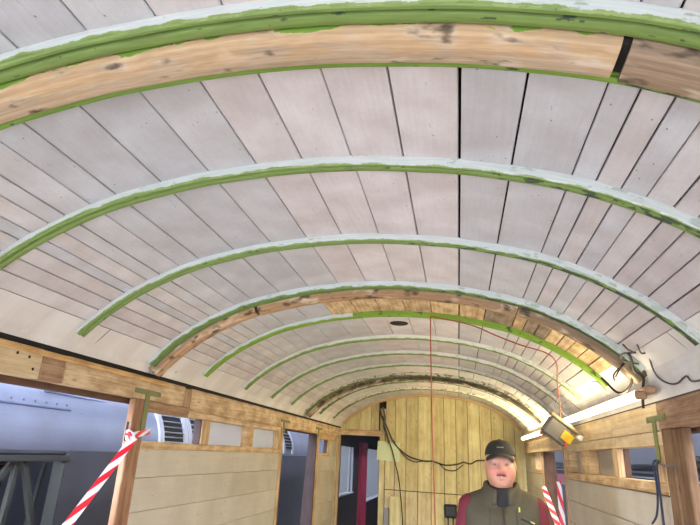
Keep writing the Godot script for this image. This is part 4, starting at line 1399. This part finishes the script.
func build_person() -> void:
	wrinkle.seed = 9
	wrinkle.frequency = 0.05
	var t := thing("person", "man in dark cap and olive padded vest over maroon sleeves facing camera", "person", W(0.212, -1.68, 3.10))
	t.rotation.y = -0.03
	var white := func(_p: Vector3) -> Color: return Color.WHITE
	var sm := mat(Color.WHITE, 0.5)
	sm.vertex_color_use_as_albedo = true
	sm.subsurf_scatter_enabled = true
	sm.subsurf_scatter_strength = 0.08
	var st := SurfaceTool.new()
	st.begin(Mesh.PRIMITIVE_TRIANGLES)
	var n := surf_net(st, 0, head_d, Vector3(-0.10, 1.505, -0.125), Vector3(0.10, 1.79, 0.13), 0.0042, skin_at)
	var plain := func(_p: Vector3) -> Color: return lin(0.80, 0.58, 0.50)
	n = surf_net(st, n, body_d, Vector3(-0.30, -0.02, -0.18), Vector3(0.30, 1.50, 0.22), 0.02, plain)
	n = surf_net(st, n, hand_d, Vector3(0.155, 0.74, 0.03), Vector3(0.245, 0.99, 0.165), 0.0045, plain)
	n = surf_net(st, n, hand_d, Vector3(-0.245, 0.74, 0.03), Vector3(-0.155, 0.99, 0.165), 0.0045, plain)
	st.generate_normals()
	put("body", st.commit(), sm, t)
	var cloth := noise_img(256, 256, 0.08, 31, 4)
	for y in 256:
		for x in 256:
			var c := cloth.get_pixel(x, y).r
			cloth.set_pixel(x, y, Color.from_hsv(0, 0, 0.82 + c * 0.18))
	var ct := tex(cloth)
	put("vest", net_mesh(vest_d, Vector3(-0.26, 0.84, -0.22), Vector3(0.26, 1.60, 0.24), 0.0105, white), mat(Color(0.265, 0.235, 0.16), 0.75, ct, Vector3(6, 6, 1)), t)
	var sleeve := func(p: Vector3) -> float: return smax(arm_d(p, 0.008) + wrinkle.get_noise_3d(p.x * 80, p.y * 80, p.z * 80) * 0.008, 0.945 - p.y, 0.01)
	put("sweater_sleeve", net_mesh(sleeve, Vector3(0.09, 0.92, -0.10), Vector3(0.30, 1.52, 0.15), 0.011, white), mat(Color(0.40, 0.085, 0.15), 0.85, ct, Vector3(8, 8, 1)), t)
	put("sweater_sleeve", net_mesh(sleeve, Vector3(-0.30, 0.92, -0.10), Vector3(-0.09, 1.52, 0.15), 0.011, white), mat(Color(0.40, 0.085, 0.15), 0.85, ct, Vector3(8, 8, 1)), t)
	var trouser := func(p: Vector3) -> float: return smax(smax(smin(leg_d(p, 0.006), torso_d(p, 0.004), 0.03), p.y - 0.93, 0.01), 0.07 - p.y, 0.01)
	put("trousers", net_mesh(trouser, Vector3(-0.26, 0.04, -0.18), Vector3(0.26, 0.98, 0.20), 0.018, white), mat(Color(0.15, 0.16, 0.20), 0.85, ct, Vector3(8, 8, 1)), t)
	for s in [-1.0, 1.0]:
		var shoe := func(p: Vector3) -> float: return smax(smin(sd_cap(p, Vector3(0.105 * s, 0.045, -0.04), Vector3(0.115 * s, 0.04, 0.17), 0.05, 0.042), sd_cap(p, Vector3(0.105 * s, 0.05, -0.03), Vector3(0.105 * s, 0.12, -0.02), 0.055, 0.058), 0.03), -p.y, 0.006)
		put("boot", net_mesh(shoe, Vector3(0.105 * s - 0.08, -0.02, -0.12), Vector3(0.105 * s + 0.09, 0.16, 0.24), 0.012, white), mat(Color(0.07, 0.06, 0.055), 0.5), t)
	put("scarf", net_mesh(scarf_d, Vector3(-0.115, 1.44, -0.125), Vector3(0.115, 1.61, 0.125), 0.007, white), mat(Color(0.10, 0.10, 0.11), 0.9), t)
	# cap: panelled dome, band and curved peak
	var capm := mat(Color(0.135, 0.13, 0.11), 0.8, ct, Vector3(6, 6, 1))
	var p := []
	var uv := []
	for i in 12:
		var th := i / 11.0 * PI * 0.5
		var ring := []
		var ru := []
		for j in 28:
			var a := TAU * j / 28
			var rr := pow(cos(th), 0.75)
			var seam := 1.0 - 0.012 * pow(absf(cos(a * 3.0)), 12.0)
			ring.append(Vector3(0.0775 * rr * cos(a) * seam, 1.708 + 0.079 * sin(th) + 0.008 * sin(a) * (1.0 - sin(th)), -0.014 + 0.103 * rr * sin(a) * seam))
			ru.append(Vector2(j / 28.0, i / 11.0))
		p.append(ring)
		uv.append(ru)
	var cap := put("cap", rings_mesh(p, uv, true, 70.0, true), capm, t)
	var bp := []
	var bu := []
	for i in 15:
		var a := lerpf(-1.0, 1.0, i / 14.0)
		var ring := []
		var xin := 0.076 * sin(a * 1.25)
		var zin := -0.014 + 0.100 * cos(a * 1.25) - 0.004
		var reach := 0.062 * sqrt(maxf(1.0 - a * a, 0.0)) + 0.004
		var dip := 0.030 * a * a - 0.006
		for c in [[0.0, 0.0], [0.5, 0.004], [1.0, 0.0], [1.0, -0.004], [0.5, -0.001], [0.0, -0.005]]:
			ring.append(Vector3(xin * (1.0 - 0.06 * c[0]), 1.716 + c[1] - dip - 0.014 * c[0], zin + reach * c[0]))
		bp.append(ring)
		bu.append([Vector2(i, 0), Vector2(i, 1), Vector2(i, 2), Vector2(i, 3), Vector2(i, 4), Vector2(i, 5)])
	put("peak", rings_mesh(bp, bu, true, 50.0, true), capm, cap)
	put("button", lathe_mesh([Vector2(0.008, 0.0), Vector2(0.007, 0.004), Vector2(0.0, 0.005)], 12), capm, cap, Vector3(0, 1.786, -0.014))
	put("badge", box_mesh(Vector3(0.035, 0.006, 0.002), 0.0005), mat(Color(0.42, 0.42, 0.42), 0.5), cap, Vector3(0.0, 1.748, 0.083), Basis(Vector3(1, 0, 0), -0.42))
	# vest details
	var prev := Vector3.ZERO
	var zip := []
	for k in 14:
		var y := lerpf(1.475, 0.90, k / 13.0)
		zip.append(Vector3(0.004, y, front_z(vest_d, 0.004, y) + 0.002))
	put("zip", tube_mesh(smooth_path(zip, 3), 0.0045, 6), mat(Color(0.16, 0.15, 0.11), 0.5), t)
	for s in [-1.0, 1.0]:
		var seam := []
		for k in 9:
			var y := lerpf(1.46, 1.05, k / 8.0)
			var x: float = s * (0.062 + 0.002 * k)
			seam.append(Vector3(x, y, front_z(vest_d, x, y) + 0.0005))
		put("seam", tube_mesh(smooth_path(seam, 3), 0.0022, 6), mat(Color(0.20, 0.185, 0.13), 0.8), t)
	var pk := [Vector2(0.085, 1.425), Vector2(0.148, 1.40)]
	var pz := []
	for k in 6:
		var q: Vector2 = pk[0].lerp(pk[1], k / 5.0)
		pz.append(Vector3(q.x, q.y, front_z(vest_d, q.x, q.y) + 0.001))
	put("pocket_zip", tube_mesh(smooth_path(pz, 3), 0.006, 8), mat(Color(0.07, 0.07, 0.065), 0.5), t)
	put("zip_pull", box_mesh(Vector3(0.022, 0.007, 0.005), 0.001), mat(Color(0.62, 0.55, 0.25), 0.5), t, pz[4] + Vector3(0.0, 0.004, 0.008), Basis(Vector3(0, 0, 1), -0.4))
	put("yellow_tab", box_mesh(Vector3(0.008, 0.022, 0.005), 0.001), mat(Color(0.62, 0.68, 0.12), 0.5), t, Vector3(0.078, 1.462, front_z(vest_d, 0.078, 1.462) + 0.003))

func _ready() -> void:
	rng.seed = 4242
	camera_and_light()
	make_materials()
	arc_setup()
	build_ceiling()
	build_left()
	build_right()
	build_end()
	build_ribs()
	build_outside()
	build_fittings()
	build_person()
